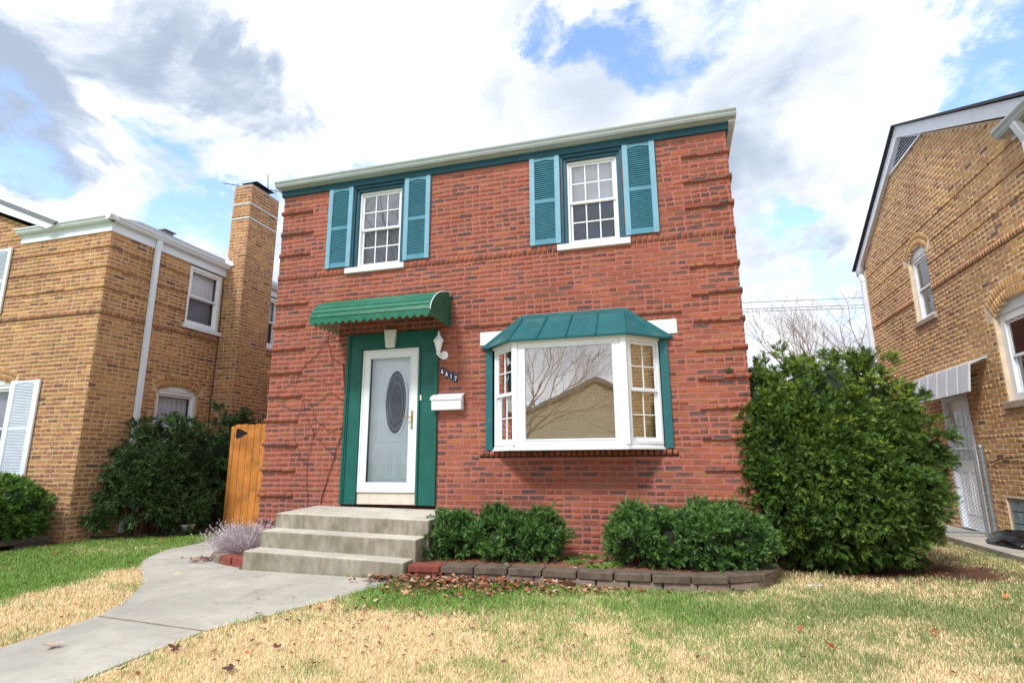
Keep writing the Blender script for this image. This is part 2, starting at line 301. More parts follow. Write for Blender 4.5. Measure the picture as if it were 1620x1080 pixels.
# ------------------------------------------------------------------ mesh helpers
WLOC = {}
class FR:      # a local frame: u along the wall, w outwards, z up
    def __init__(s, o=(0, 0, 0), u=(1, 0, 0), w=(0, -1, 0)):
        s.o = Vector(o); s.u = Vector(u).normalized(); s.w = Vector(w).normalized()
    def p(s, a, b, c): return s.o + s.u*a + s.w*b + Vector((0, 0, c))
FW = FR((0, 0, 0), (1, 0, 0), (0, 1, 0))   # world
FM = FR((0, 0, 0), (1, 0, 0), (0, -1, 0))  # main facade
class M:
    def __init__(s): s.v = []; s.f = []; s.mi = []; s.cur = 0
    def add(s, vs, fs):
        n = len(s.v); s.v += [tuple(v) for v in vs]; s.f += [tuple(n+i for i in f) for f in fs]; s.mi += [s.cur]*len(fs); return s
    def box(s, F, u0, u1, w0, w1, z0, z1):
        vs = [F.p(a, b, c) for c in (z0, z1) for b in (w0, w1) for a in (u0, u1)]
        fs = [(0, 2, 3, 1), (4, 5, 7, 6), (0, 1, 5, 4), (2, 6, 7, 3), (0, 4, 6, 2), (1, 3, 7, 5)]
        return s.add(vs, fs)
    def prism(s, F, poly, w0, w1):          # poly in (u,z), extruded along w
        n = len(poly); vs = [F.p(a, w0, c) for a, c in poly]+[F.p(a, w1, c) for a, c in poly]
        fs = [tuple(range(n))[::-1], tuple(range(n, 2*n))]+[(i, (i+1) % n, n+(i+1) % n, n+i) for i in range(n)]
        return s.add(vs, fs)
    def slab(s, poly, z0, z1):              # poly in (x,y); z may be a callable
        n = len(poly); g = lambda z, q: z(q) if callable(z) else z
        vs = [(a, b, g(z0, (a, b))) for a, b in poly]+[(a, b, g(z1, (a, b))) for a, b in poly]
        fs = [tuple(range(n))[::-1], tuple(range(n, 2*n))]+[(i, (i+1) % n, n+(i+1) % n, n+i) for i in range(n)]
        return s.add(vs, fs)
    def profile(s, path, prof, close=True):  # sweep: path list of (origin, axisA, axisB); prof list (a,b)
        n = len(prof); vs = []
        for o, A, B in path: vs += [Vector(o)+Vector(A)*a+Vector(B)*b for a, b in prof]
        fs = []
        for k in range(len(path)-1):
            for i in range(n if close else n-1):
                j = (i+1) % n; fs.append((k*n+i, k*n+j, (k+1)*n+j, (k+1)*n+i))
        if close: fs += [tuple(range(n))[::-1], tuple((len(path)-1)*n+i for i in range(n))]
        return s.add(vs, fs)
    def tube(s, pts, r, seg=6):
        pts = [Vector(p) for p in pts]; rr = r if isinstance(r, (list, tuple)) else [r]*len(pts)
        vs = []; fs = []; up = Vector((.13, .27, 1)).normalized()
        for i, p in enumerate(pts):
            d = (pts[min(i+1, len(pts)-1)]-pts[max(i-1, 0)]).normalized()
            a = d.cross(up)
            if a.length < .05: a = d.cross(Vector((1, 0, 0)))
            a.normalize(); b = d.cross(a)
            vs += [p+(a*math.cos(2*PI*k/seg)+b*math.sin(2*PI*k/seg))*rr[i] for k in range(seg)]
        for i in range(len(pts)-1):
            for k in range(seg):
                fs.append((i*seg+k, i*seg+(k+1) % seg, (i+1)*seg+(k+1) % seg, (i+1)*seg+k))
        fs += [tuple(range(seg))[::-1], tuple((len(pts)-1)*seg+k for k in range(seg))]
        return s.add(vs, fs)
    def lathe(s, c, prof, seg=12, axis=(0, 0, 1), capped=True):  # prof (r,h)
        ax = Vector(axis).normalized(); a = ax.orthogonal().normalized(); b = ax.cross(a); c = Vector(c)
        vs = [c+ax*h+(a*math.cos(2*PI*k/seg)+b*math.sin(2*PI*k/seg))*r for r, h in prof for k in range(seg)]
        fs = [(i*seg+k, i*seg+(k+1) % seg, (i+1)*seg+(k+1) % seg, (i+1)*seg+k) for i in range(len(prof)-1) for k in range(seg)]
        if capped: fs += [tuple(range(seg))[::-1], tuple((len(prof)-1)*seg+k for k in range(seg))]
        return s.add(vs, fs)
    def build(s, name, mat, parent=None, bev=0., smooth=False):
        me = bpy.data.meshes.new(name)
        V = np.array(s.v, float); lo, hi = V.min(0), V.max(0); c = (lo+hi)/2; c[2] = lo[2]
        me.from_pydata([tuple(v) for v in V-c], [], s.f)
        mats = mat if isinstance(mat, (list, tuple)) else [mat]
        for mm in mats: me.materials.append(mm)
        if len(mats) > 1: me.polygons.foreach_set('material_index', s.mi)
        if smooth: me.polygons.foreach_set('use_smooth', [True]*len(me.polygons))
        me.update()
        o = bpy.data.objects.new(name, me); COL.objects.link(o)
        place(o, Vector(c), parent)
        if bev:
            md = o.modifiers.new('bevel', 'BEVEL'); md.width = bev; md.segments = 2; md.limit_method = 'ANGLE'
        return o
def place(o, c, parent):
    WLOC[o] = Vector(c)
    if parent is not None:
        o.parent = parent; o.location = Vector(c)-WLOC[parent]
    else: o.location = c
def tag(o, label=None, cat=None, group=None, kind=None):
    if label: o['label'] = label
    if cat: o['category'] = cat
    if group: o['group'] = group
    if kind: o['kind'] = kind
    return o
def thing(name, loc, label, cat, group=None):
    o = bpy.data.objects.new(name, None); COL.objects.link(o); place(o, Vector(loc), None); o.empty_display_size = .2
    return tag(o, label, cat, group)
def npmesh(name, V, Fc, mat, parent=None, loc=(0, 0, 0), kind=None, attrs=None, cols=None, uv=None, smooth=False):
    """V (n,3) float, Fc (m,k) int with k=3 or 4."""
    me = bpy.data.meshes.new(name); n = len(V); m, k = Fc.shape
    V = np.asarray(V, np.float32) - np.array(loc, np.float32)
    me.vertices.add(n); me.vertices.foreach_set('co', V.ravel())
    me.loops.add(m*k); me.loops.foreach_set('vertex_index', Fc.astype(np.int32).ravel())
    me.polygons.add(m); me.polygons.foreach_set('loop_start', (np.arange(m)*k).astype(np.int32))
    me.polygons.foreach_set('loop_total', np.full(m, k, np.int32))
    if attrs is not None:
        a = me.attributes.new('rnd', 'FLOAT', 'FACE'); a.data.foreach_set('value', np.asarray(attrs, np.float32))
    if cols is not None:
        a = me.attributes.new('col', 'FLOAT_COLOR', 'POINT')
        a.data.foreach_set('color', np.concatenate([cols, np.ones((n, 1))], 1).astype(np.float32).ravel())
    if uv is not None:
        l = me.uv_layers.new(name='UVMap'); l.data.foreach_set('uv', np.asarray(uv, np.float32).ravel())
    me.update(calc_edges=True); me.materials.append(mat)
    if smooth: me.polygons.foreach_set('use_smooth', np.ones(m, bool))
    o = bpy.data.objects.new(name, me); COL.objects.link(o); place(o, Vector(loc), parent)
    if kind: o['kind'] = kind
    return o
def vnoise(x, y, seed=0, octs=4, sc=1.):
    r = np.zeros_like(x, dtype=float); amp = 1.; tot = 0
    for o in range(octs):
        X = x*sc*2**o+seed*17.3; Y = y*sc*2**o-seed*9.1
        xi = np.floor(X).astype(int); yi = np.floor(Y).astype(int); fx = X-xi; fy = Y-yi
        fx = fx*fx*(3-2*fx); fy = fy*fy*(3-2*fy)
        h = lambda a, b: (np.sin(a*127.1+b*311.7+seed*74.7+o*13.)*43758.5453) % 1.
        r += amp*((h(xi, yi)*(1-fx)+h(xi+1, yi)*fx)*(1-fy)+(h(xi, yi+1)*(1-fx)+h(xi+1, yi+1)*fx)*fy)
        tot += amp; amp *= .5
    return r/tot

# ------------------------------------------------------------------ brick walls
UNITS = {}
def unit_brick(mat, k):
    key = (mat.name, k)
    if key in UNITS: return UNITS[key]
    ins = .03
    V = [(-.5, 0, 0), (.5, 0, 0), (.5, 0, 1), (-.5, 0, 1), (-.485, -1, .035), (.485, -1, .035), (.485, -1, .965), (-.485, -1, .965)]
    Fc = [(4, 5, 6, 7), (0, 1, 5, 4), (1, 2, 6, 5), (2, 3, 7, 6), (3, 0, 4, 7)]
    me = bpy.data.meshes.new('brick'); me.from_pydata(V, [], Fc)
    a = me.attributes.new('rnd', 'FLOAT', 'FACE'); a.data.foreach_set('value', [k/15.]*5)
    l = me.uv_layers.new(name='UVMap')
    l.data.foreach_set('uv', [0, 0, 1, 0, 1, 1, 0, 1]+[0, 0]*16)
    me.materials.append(mat); me.update(); UNITS[key] = me; return me
def emit_bricks(bricks, F, mat, parent, nmax, hide=(), stuffname='brickwork'):
    """bricks: list of (cu, cz, L, H, w0, out, ang, rnd); the ones that show largest become objects of their own"""
    B = np.array(bricks, float)
    o = np.array(F.o); u = np.array(F.u); w = np.array(F.w); zz = np.array((0, 0, 1.))
    ca, sa = np.cos(B[:, 6]), np.sin(B[:, 6])
    def pt(a, b, out):
        U = B[:, 0]+a*B[:, 2]*ca-b*B[:, 3]*sa; Z = B[:, 1]+a*B[:, 2]*sa+b*B[:, 3]*ca
        return o+U[:, None]*u+Z[:, None]*zz+out[:, None]*w
    fr = B[:, 5]; bk = B[:, 4]
    q = [proj(pt(a, b, fr)) for a, b in ((-.5, -.5), (.5, -.5), (.5, .5), (-.5, .5))]
    ar = np.zeros(len(B)); ok = np.ones(len(B), bool)
    for i in range(4):
        j = (i+1) % 4; ar += q[i][0]*q[j][1]-q[j][0]*q[i][1]
        ok &= (q[i][0] > 0) & (q[i][0] < 1620) & (q[i][1] > 0) & (q[i][1] < 1080) & (q[i][2] > 0)
    ar = np.abs(ar)/2; cx = (q[0][0]+q[2][0])/2; cy = (q[0][1]+q[2][1])/2
    for (x0, y0, x1, y1) in hide: ok &= ~((cx > x0) & (cx < x1) & (cy > y0) & (cy < y1))
    ar = np.where(ok, ar, -1); order = np.argsort(-ar); pick = order[:nmax]; pick = pick[ar[pick] > 25]
    sel = np.zeros(len(B), bool); sel[pick] = True
    # one object each
    hand = 1 if F.u.cross(-F.w).z > 0 else -1
    base = Matrix((F.u*hand, -F.w, Vector((0, 0, 1)))).transposed()
    for i in pick:
        b = B[i]; me = unit_brick(mat, int(b[7]*15.99))
        ob = bpy.data.objects.new('brick', me); COL.objects.link(ob)
        R = base @ Matrix.Rotation(-b[6]*hand, 3, 'Y')
        c = F.p(b[0], b[4], b[1])+R @ Vector((0, 0, -.5*b[3]))
        place(ob, c, parent); ob.rotation_euler = R.to_euler(); ob.scale = (b[2], b[5]-b[4], b[3])
    # the rest joined
    r = ~sel; n = r.sum()
    if n:
        E = .0028
        def pt2(a, b, ins, out):
            U0 = a*(B[:, 2]-2*ins); Z0 = b*(B[:, 3]-2*ins)
            U = B[:, 0]+U0*ca-Z0*sa; Z = B[:, 1]+U0*sa+Z0*ca
            return (o+U[:, None]*u+Z[:, None]*zz+out[:, None]*w)[r]
        cs = ((-.5, -.5), (.5, -.5), (.5, .5), (-.5, .5))
        V = np.stack([pt2(a, b, 0, bk) for a, b in cs]+[pt2(a, b, E, fr) for a, b in cs], 1).reshape(-1, 3)
        Fc = np.array([(4, 5, 6, 7), (0, 1, 5, 4), (1, 2, 6, 5), (2, 3, 7, 6), (3, 0, 4, 7)])
        if F.u.cross(Vector((0, 0, 1))).dot(F.w) < 0: Fc = Fc[:, ::-1]
        Fa = (Fc[None]+8*np.arange(n)[:, None, None]).reshape(-1, 4)
        uv1 = np.zeros((5, 4, 2)); uv1[0] = [(0, 0), (1, 0), (1, 1), (0, 1)]
        npmesh(stuffname, V, Fa, mat, parent, tuple(F.p(B[0, 0], 0, B[0, 1])), 'stuff', np.repeat(B[r, 7], 5), uv=np.tile(uv1[None], (n, 1, 1, 1)))
def sub_iv(iv, blk):
    out = []
    for a, b in iv:
        segs = [(a, b)]
        for c, d in blk:
            ns = []
            for x, y in segs:
                if d <= x or c >= y: ns.append((x, y)); continue
                if c > x: ns.append((x, c))
                if d < y: ns.append((d, y))
            segs = ns
        out += segs
    return out
def fill_course(bricks, z0, z1, iv, k, rowlock=False, lw=.0, proud=None, hp=.16, dark=.0, jt=.0140, rr=(0., 1.)):
    H = z1-z0-jt; cz = (z0+z1)/2; L = .213
    if rowlock:
        for a, b in iv:
            n = max(1, round((b-a)/.068)); s = (b-a)/n
            for i in range(n):
                bricks.append((a+(i+.5)*s, cz, s-.010, H, 0, lw+.012+random.uniform(-.002, .002), random.uniform(-.012, .012), random.uniform(*rr)))
        return
    off = (k % 2)*L/2+random.uniform(-.012, .012); hd = random.random() < hp
    for a, b in iv:
        x = math.floor((a-off)/L)*L+off
        while x < b-.01:
            segs = [(x, x+L)] if not hd else [(x, x+L/2), (x+L/2, x+L)]
            if not hd and random.random() < .24: segs = [(x, x+L/2), (x+L/2, x+L)]
            for p, q in segs:
                p2, q2 = max(p, a), min(q, b)
                if q2-p2 > .03:
                    pr = proud(p2, q2) if proud else 0
                    d = random.random()
                    if hd and random.random() < .35: d = .74+.2*random.random()
                    bricks.append(((p2+q2)/2+random.uniform(-.001, .001), cz+random.uniform(-.0025, .0025), q2-p2-jt*(.9 if pr < .01 else .35), H*random.uniform(.92, 1.04), 0,
                                   .0035+pr+random.uniform(-.0015, .003), random.uniform(-.012, .012), d))
            x += L
def wall_backing(F, parent, u0, u1, zs, free, mat, name='mortar', thick=.24):
    m = M()
    for i in range(len(zs)-1):
        for a, b in free[i]: m.box(F, a, b, -thick, 0, zs[i], zs[i+1])
    return m.build(name, mat, parent)
def arch_top(c, hw, zs, rise):   # circle through springing points
    R = (hw*hw+rise*rise)/(2*rise); return lambda u: zs-(R-rise)+math.sqrt(max(0, R*R-(u-c)**2)), R, zs-(R-rise)
def arch_block(op, z):           # blocked interval of an arched opening at height z
    (c, hw, zb, zs, rise, extra) = op
    if z < zb: return None
    f, R, zc = arch_top(c, hw, zs, rise); Ro = R+extra
    if z < zs-.02: return (c-hw, c+hw)
    if z >= zc+Ro: return None
    h = math.sqrt(max(0, Ro*Ro-(z-zc)**2)); lim = (hw+extra*hw/R) if z < zs+.25 else h
    return (c-min(h, hw+.03+extra*hw/R), c+min(h, hw+.03+extra*hw/R))
def arch_bricks(bricks, op, rows=2):
    (c, hw, zb, zs, rise, extra) = op; f, R, zc = arch_top(c, hw, zs, rise); th = math.asin(hw/R)*1.02; rw = extra/rows
    for r in range(rows):
        rr = R+rw*(r+.5); n = max(3, round(2*th*rr/.066))
        for i in range(n):
            t = -th+(i+.5)*2*th/n
            bricks.append((c+rr*math.sin(t), zc+rr*math.cos(t), 2*th*rr/n-.008, rw-.008, 0, .004+random.uniform(-.001, .002), -t, random.random()*.75))

# ------------------------------------------------------------------ windows
def panebox(F, u0, u1, z0, z1, w, mat, parent, name='glass_pane'):
    return M().box(F, u0, u1, w-.004, w, z0, z1).build(name, mat, parent)
def rectframe(m, F, u0, u1, z0, z1, t, w0, w1, tb=None, tt=None):
    tb = tb or t; tt = tt or t
    m.box(F, u0, u0+t, w0, w1, z0, z1); m.box(F, u1-t, u1, w0, w1, z0, z1)
    m.box(F, u0+t, u1-t, w0, w1, z0, z0+tb); m.box(F, u0+t, u1-t, w0, w1, z1-tt, z1); return m
def double_hung(house, F, u0, u1, z0, z1, w, cols=0, rows=0, fm=None, glass=None, back=('c', 'c'), ft=.035, st=.035, label=None, name='window', arch=None, glass2=None):
    """w = how far out the frame's face stands (negative: recessed)"""
    fm = fm or M_WHITE; glass = glass or M_GLASS
    f = rectframe(M(), F, u0, u1, z0, z1, ft, w-.09, w)
    if arch:      # filler panel under the arch: list of (u,z)
        f.prism(F, arch, w-.06, w+.012)
    win = f.build(name, fm, house, .003)
    if label: win['label'] = label
    zm = (z0+z1)/2; a, b = u0+ft+.002, u1-ft-.002
    for k, (s0, s1, ww) in enumerate(((zm-.012, z1-ft-.002, w-.02), (z0+ft+.002, zm+.018, w-.045))):
        rectframe(M(), F, a, b, s0, s1, st, ww-.022, ww, tb=st*(1. if k == 0 else 1.25)).build('sash', fm, win, .002)
        gl = panebox(F, a+st-.003, b-st+.003, s0+st-.003, s1-st+.003, ww-.010, glass if k == 0 else (glass2 or glass), win)
        iu0, iu1, iz0, iz1 = a+st, b-st, s0+st, s1-st
        for i in range(1, cols): 
            x = iu0+(iu1-iu0)*i/cols; M().box(F, x-.007, x+.007, ww-.009, ww-.003, iz0, iz1).build('muntin', fm, win)
        for i in range(1, rows):
            z = iz0+(iz1-iz0)*i/rows; M().box(F, iu0, iu1, ww-.0095, ww-.0015, z-.007, z+.007).build('muntin', fm, win)
        kind = back[k]
        if kind == 'c' or kind == 'd':
            # slightly pleated curtain or shade
            mm = M(); n = 24; ys = [ww-.10-.006*math.sin(i*1.9)*(1 if kind == 'c' else .4) for i in range(n+1)]
            for i in range(n):
                x0 = a+(b-a)*i/n; x1 = a+(b-a)*(i+1)/n
                mm.add([F.p(x0, ys[i], s0), F.p(x1, ys[i+1], s0), F.p(x1, ys[i+1], s1), F.p(x0, ys[i], s1)], [(0, 1, 2, 3)])
            mm.build('curtain', M_CURT if kind == 'c' else M_CURTD, win, smooth=True)
        elif kind == 's':
            M().box(F, a, b, ww-.07, ww-.06, s0, s1).build('insect_screen', M_SCREEN, win)
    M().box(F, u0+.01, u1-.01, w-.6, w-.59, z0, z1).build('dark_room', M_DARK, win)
    return win
SLATS = {}
def shutter(house, F, u0, u1, z0, z1, w, mat, smat, nslat, label=None, peaked=True):
    st = (u1-u0)*.17; zm = z0+(z1-z0)*.49; rh = .055
    m = M(); m.box(F, u0, u0+st, w, w+.028, z0, z1); m.box(F, u1-st, u1, w, w+.028, z0, z1)
    a, b = u0+st, u1-st
    r1 = M().box(F, a, b, w, w+.022, z0+.004, z0+rh*1.3); r2 = M().box(F, a, b, w, w+.022, zm-rh*.45, zm+rh*.45); m2 = M()
    c = (a+b)/2
    m2.prism(F, [(a, z1-.004), (b, z1-.004), (b, z1-rh*1.1), (c, z1-rh*.75), (a, z1-rh*1.1)], w, w+.022)
    sh = m.build('shutter', mat, house, .003)
    if label: sh['label'] = label
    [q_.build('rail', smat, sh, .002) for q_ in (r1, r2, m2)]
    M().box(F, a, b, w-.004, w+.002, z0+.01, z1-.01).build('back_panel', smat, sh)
    me = None
    for (p, q) in ((z0+rh*1.3, zm-rh*.45), (zm+rh*.45, z1-rh*1.1)):
        for i in range(nslat):
            z = p+(q-p)*(i+.5)/nslat; h = (q-p)/nslat
            if me is None:
                mm = M(); vs = []
                for aa in (a, b): vs += [F.p(aa, w+.021, z-h*.36), F.p(aa, w+.004, z+h*.36), F.p(aa, w+.002, z+h*.16), F.p(aa, w+.015, z-h*.46)]
                mm.add(vs, [(0, 1, 5, 4), (1, 2, 6, 5), (2, 3, 7, 6), (3, 0, 4, 7)])
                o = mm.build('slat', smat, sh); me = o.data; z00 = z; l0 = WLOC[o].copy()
            else:
                o = bpy.data.objects.new('slat', me); COL.objects.link(o); place(o, l0+Vector((0, 0, z-z00)), sh)
    if peaked:
        for zz in (z0+.06, z1-.06):
            for uu in (u0+st/2, u1-st/2): M().lathe(F.p(uu, w+.028, zz), [(.005, 0), (.004, .003)], 6, F.w).build('screw', smat, sh)
    return sh
def arch_fill(c, hw, zs, rise, n=10, inset=0.):
    f, R, zc = arch_top(c, hw, zs, rise)
    return [(c-hw, zs-.02), (c+hw, zs-.02)]+[(c+hw-2*hw*i/n, f(c+hw-2*hw*i/n)-.003) for i in range(0, n+1)]
def gutter(m, p0, p1, outv, h=.11, d=.12):
    prof = [(0, 0), (d*.62, 0), (d*.78, h*.30), (d*.80, h*.45), (d*.96, h*.72), (d, h*.82), (d, h), (d*.93, h), (d*.93, h*.85), (d*.02, h*.85), (0, h)]
    m.profile([(p0, outv, (0, 0, 1)), (p1, outv, (0, 0, 1))], prof)
    return m

# ================================================================== THE SETTING
def gz(x, y):
    y = np.asarray(y, float); x = np.asarray(x, float)
    return np.where(y > -1.6, 0., np.where(y < -8, -.32, .05*(y+1.6)))+.03*np.clip((-2-x)/1.2, 0, 1)*(y > -3)
def gzf(x, y): return float(gz(x, y))
PATH_L = [(-1.25, 3.6), (-1.22, 1.2), (-1.199, .331), (-1.091, -.441), (-.829, -.96), (-.386, -1.43), (.131, -1.83), (.427, -2.10), (.631, -2.351), (.853, -2.665), (.962, -2.956)]
PATH_R = [(-.35, 3.6), (-.35, .6), (-.30, -.30), (-.02, -.72), (.19, -.88), (.62, -1.05), (.92, -1.335), (2.90, -1.415), (2.80, -1.72), (2.618, -2.155), (2.472, -2.45), (2.336, -2.71), (2.236, -2.884), (2.144, -3.061)]
NEAR = [(.975, -2.985), (.985, -3.23), (.985, -3.6), (.93, -4.4), (.85, -5.5), (.8, -8.2), (2.02, -8.2), (2.04, -5.5), (2.075, -4.2), (2.10, -3.6), (2.125, -3.3), (2.135, -3.09)]
def inpoly(x, y, poly):
    x = np.asarray(x); y = np.asarray(y); c = np.zeros(x.shape, bool); n = len(poly)
    for i in range(n):
        x0, y0 = poly[i]; x1, y1 = poly[(i+1) % n]
        if y0 == y1: continue
        k = ((y0 > y) != (y1 > y)) & (x < (x1-x0)*(y-y0)/(y1-y0)+x0); c ^= k
    return c
PATH_ALL = PATH_L+[(.8, -8.2), (2.02, -8.2)]+PATH_R[::-1]
def bed_wall(x): return np.interp(x, [2.85, 4.07, 5.2, 5.74, 6.06, 6.38, 6.46], [-1.33, -1.24, -1.24, -1.22, -1.10, -.75, -.35])
def green(x, y):
    g = np.where(y < -2.5, .42, .62)*(vnoise(x, y, 3, 4, 1.3)-.5)*2.2+.35*(vnoise(x, y, 5, 3, 7)-.5)*2
    band = np.clip((y+2.45-.35*np.clip((x-5)/2, 0, 1.5))/.55, 0, 1)
    right = np.where(x > 1.5, -.16+.45*(vnoise(x, y, 31, 3, .9)-.5)+band*(.74-.36*np.clip((x-3.9)/.9, 0, 1)), 0)
    far_r = np.where(x > 6.2, -.10*np.clip((x-6.2), 0, 1)*band, 0)
    lb = np.maximum(-.42-.1*(y+2)-x, (y+1.45)*.8)+.55*(vnoise(x, y, 21, 4, 2.2)-.5)
    leftl = np.where(x <= 1.5, -.42+1.05*np.clip(lb/.42+.5, 0, 1), 0)
    fg = np.where((x > 5.2) & (y < -1.6), .16, 0)-np.where(x > 1.5, .22*np.clip(1.4-np.hypot((x-3.4)/1.3, (y+3.4)/.8), 0, 1), 0)
    return np.clip(.38+g+right+far_r+leftl+fg, 0, 1)
TAN = np.array(lin(236, 212, 170)); GRN = np.array(lin(122, 156, 74)); GRN2 = np.array(lin(128, 144, 90)); SOIL = np.array(lin(104, 76, 60))
def soil(x, y):
    s = np.clip(1.10-np.hypot((x-7.4)/1.6, (y-.55)/1.0), 0, .5)*2.2+np.clip(1-np.hypot((x-8.5)/.7, (y-.25)/.6), 0, 1)*.55
    s = s+.9*(vnoise(x, y, 8, 3, 4)-.5)*(s > 0)
    s = np.maximum(s, np.where((x < -1.6) & (y > np.interp(x, [-3.05, -2.7, -2.35, -2.05, -1.85, -1.75], [.02, .38, .62, .86, 1.2, 1.45])), 1., 0)); s = np.maximum(s, np.where((x > 6.5) & (y > 1.6), .55, 0))
    s = np.maximum(s, np.where((x < -2.9), 1, 0)*(y > -1.9)); s = np.maximum(s, np.where((x > -.35) & (x < 6.5) & (y > -.2), 1, 0))
    return np.clip(s, 0, 1)
def lawncol(x, y):
    g = green(x, y)[:, None]; gc = GRN+(GRN2-GRN)*np.clip((x-5.0+.8*(vnoise(x, y, 6, 2, 2)-.5))/1.8, 0, 1)[:, None]
    c = TAN*(1-g)+gc*g; s = soil(x, y)[:, None]; return c*(1-s)+SOIL*s
def axis(lo, hi, fine, outer):
    a = list(np.arange(lo, hi+1e-6, fine)); return np.array(sorted([-v for v in outer if True]+a+outer)) if False else np.array(sorted(set([round(lo-v, 4) for v in outer]+[round(v, 4) for v in a]+[round(hi+v, 4) for v in outer])))
gx = axis(-5, 11, .06, [.5, 1.5, 4, 8, 16, 40, 120, 400, 900]); gy = axis(-5.4, 4.2, .06, [.4, 1, 1.8, 2.6, 5, 10, 20, 50, 150, 500, 900])
GX, GY = np.meshgrid(gx, gy); nx, ny = len(gx), len(gy)
mic = .012*(vnoise(GX.ravel(), GY.ravel(), 2, 3, 3)-.5)
Vg = np.stack([GX.ravel(), GY.ravel(), gz(GX.ravel(), GY.ravel())+mic-.012], 1)
idx = (np.arange(ny-1)[:, None]*nx+np.arange(nx-1)[None]).ravel()
npmesh('lawn', Vg, np.stack([idx, idx+1, idx+1+nx, idx+nx], 1), M_GROUND, kind='structure', cols=lawncol(GX.ravel(), GY.ravel()), smooth=True)
# path: three slabs with tooled joints
path = M().slab(PATH_ALL, lambda q: gzf(*q)-.06, lambda q: gzf(*q)-.012).build('path', M_MORT_Y2); path['kind'] = 'structure'
def slabpart(poly): return M().slab(poly, lambda q: gzf(*q)-.05, lambda q: gzf(*q)+.004).build('slab', M_PATH, path, .005)
slabpart(PATH_L[:4]+[(-.72, -1.07), (-.05, -.76)]+PATH_R[:3][::-1])
slabpart([(-.70, -1.10)]+PATH_L[5:]+PATH_R[5:][::-1][:0]+PATH_R[4:][::-1]+[(-.02, -.775)])
slabpart(NEAR)
wk = M().slab([(9.2, -3), (9.84, -3), (9.84, 9), (9.2, 9)], -.03, .07).build('side_walkway', M_PATH, None, .01); wk['kind'] = 'structure'
for nm, y0, y1, z, mt in (('sidewalk', -10.2, -8.3, -.29, M_PATH), ('road', -22, -14, -.30, M_ASPH), ('opposite_sidewalk', -25.6, -24.1, -.29, M_PATH)):
    o = M().box(FW, -60, 60, y0, y1, -.5, z).build(nm, mt); o['kind'] = 'structure'
# planting bed behind the block wall
bx = np.linspace(2.92, 6.42, 60); bedp = [(float(a), float(bed_wall(a))+.1) for a in bx]+[(6.42, 0.0), (2.92, 0.0)]
bed = M().slab(bedp, -.05, .108).build('mulch_bed', M_MULCH); bed['kind'] = 'structure'

# ================================================================== MAIN HOUSE
HW = 6.4266
house = thing('brick_house', (HW/2, 0, 0), 'two storey red brick house with teal trim, green door surround and bay window', 'house')
wall = M().box(FW, .3, HW-.3, .3, 9.5, -.1, 5.1).build('wall', M_MORT_R, house)
zs = [3.397-.068*i for i in range(50, 0, -1)]+[3.397+.0648*i for i in range(7)]
zs[-1] = 3.786
zs += [3.889+.06875*i for i in range(4)]+[4.164+.068*i for i in range(15)]
# rowlock band sits between 3.786 and 3.889
OPEN = [(1.27, 2.633, .0, 2.87), (1.225, 2.062, 3.87, 5.152), (4.335, 5.142, 3.87, 5.152), (3.36, 5.49, 1.27, 2.60), (3.215, 5.69, 2.608, 2.792),
        (1.148, 2.084, 3.797, 3.88), (4.27, 5.205, 3.797, 3.88), (3.215, 5.615, 1.185, 1.272)]
def blocked(z0, z1, ops): return [(a, b) for a, b, c, d in ops if min(z1, d)-max(z0, c) > .45*(z1-z0)]
bricks = []; free = []
for i in range(len(zs)-1):
    z0, z1 = zs[i], zs[i+1]
    led = any(abs(z0-(3.397-.34*k)) < .01 for k in range(10)) or any(abs(z0-(4.164+.34*k)) < .01 for k in range(3))
    e = .028 if led else .009
    iv = sub_iv([(-e, HW+e)], blocked(z0, z1, OPEN))
    sp = abs(z0-2.853) < .01
    pr = (lambda a, b: (.026 if ((a+b)/2 < .56 or (a+b)/2 > 5.87) else 0)) if led else ((lambda a, b: .02 if 3.0 < (a+b)/2 < 5.70 else 0) if sp else None)
    if led: iv = sub_iv(iv, [(.555, .556), (5.872, 5.873)])
    row = abs(z0-3.786) < .002
    fill_course(bricks, z0, z1, iv, i, row, .0, pr, hp=.16)
fill_course(bricks, 1.19, 1.272, [(3.215, 5.615)], 0, True, .012)
emit_bricks(bricks, FM, MB_RED, wall, 300, hide=[(1165, 540, 1700, 1100), (665, 800, 910, 1100), (960, 790, 1700, 1100), (480, 470, 545, 500), (0, 0, 430, 1100), (764, 490, 1060, 560)])
zc = sorted({-.1, 5.3}|{v for o in OPEN for v in o[2:4] if v < 5.3})
fr = [sub_iv([(0, HW)], [(a, b) for a, b, c, d in OPEN if c < (zc[i]+zc[i+1])/2 < d]) for i in range(len(zc)-1)]
wall_backing(FM, wall, 0, HW, zc, fr, M_MORT_R)
for sgn, ox in ((1, HW), (-1, 0.)):
    F = FR((ox, 0, 0), (0, 1, 0), (sgn, 0, 0)); bb = []
    for i in range(len(zs)-1):
        z0, z1 = zs[i], zs[i+1]
        led = any(abs(z0-(3.397-.34*k)) < .01 for k in range(10)) or any(abs(z0-(4.164+.34*k)) < .01 for k in range(3))
        fill_course(bb, z0, z1, [(0.002, 6.0)], i+1, abs(z0-3.786) < .002, 0, (lambda a, b: .024 if (a+b)/2 < .5 else 0) if led else None)
    emit_bricks(bb, F, MB_RED, wall, 0, stuffname='side_brickwork')
    M().box(F, .2405, 9.6, -.24, -.0, -.1, 5.3).build('side_mortar', M_MORT_R, wall)
M().box(FW, 0, HW, 9.6, 9.8, -.1, 5.3).build('rear_wall', M_MORT_R, wall)
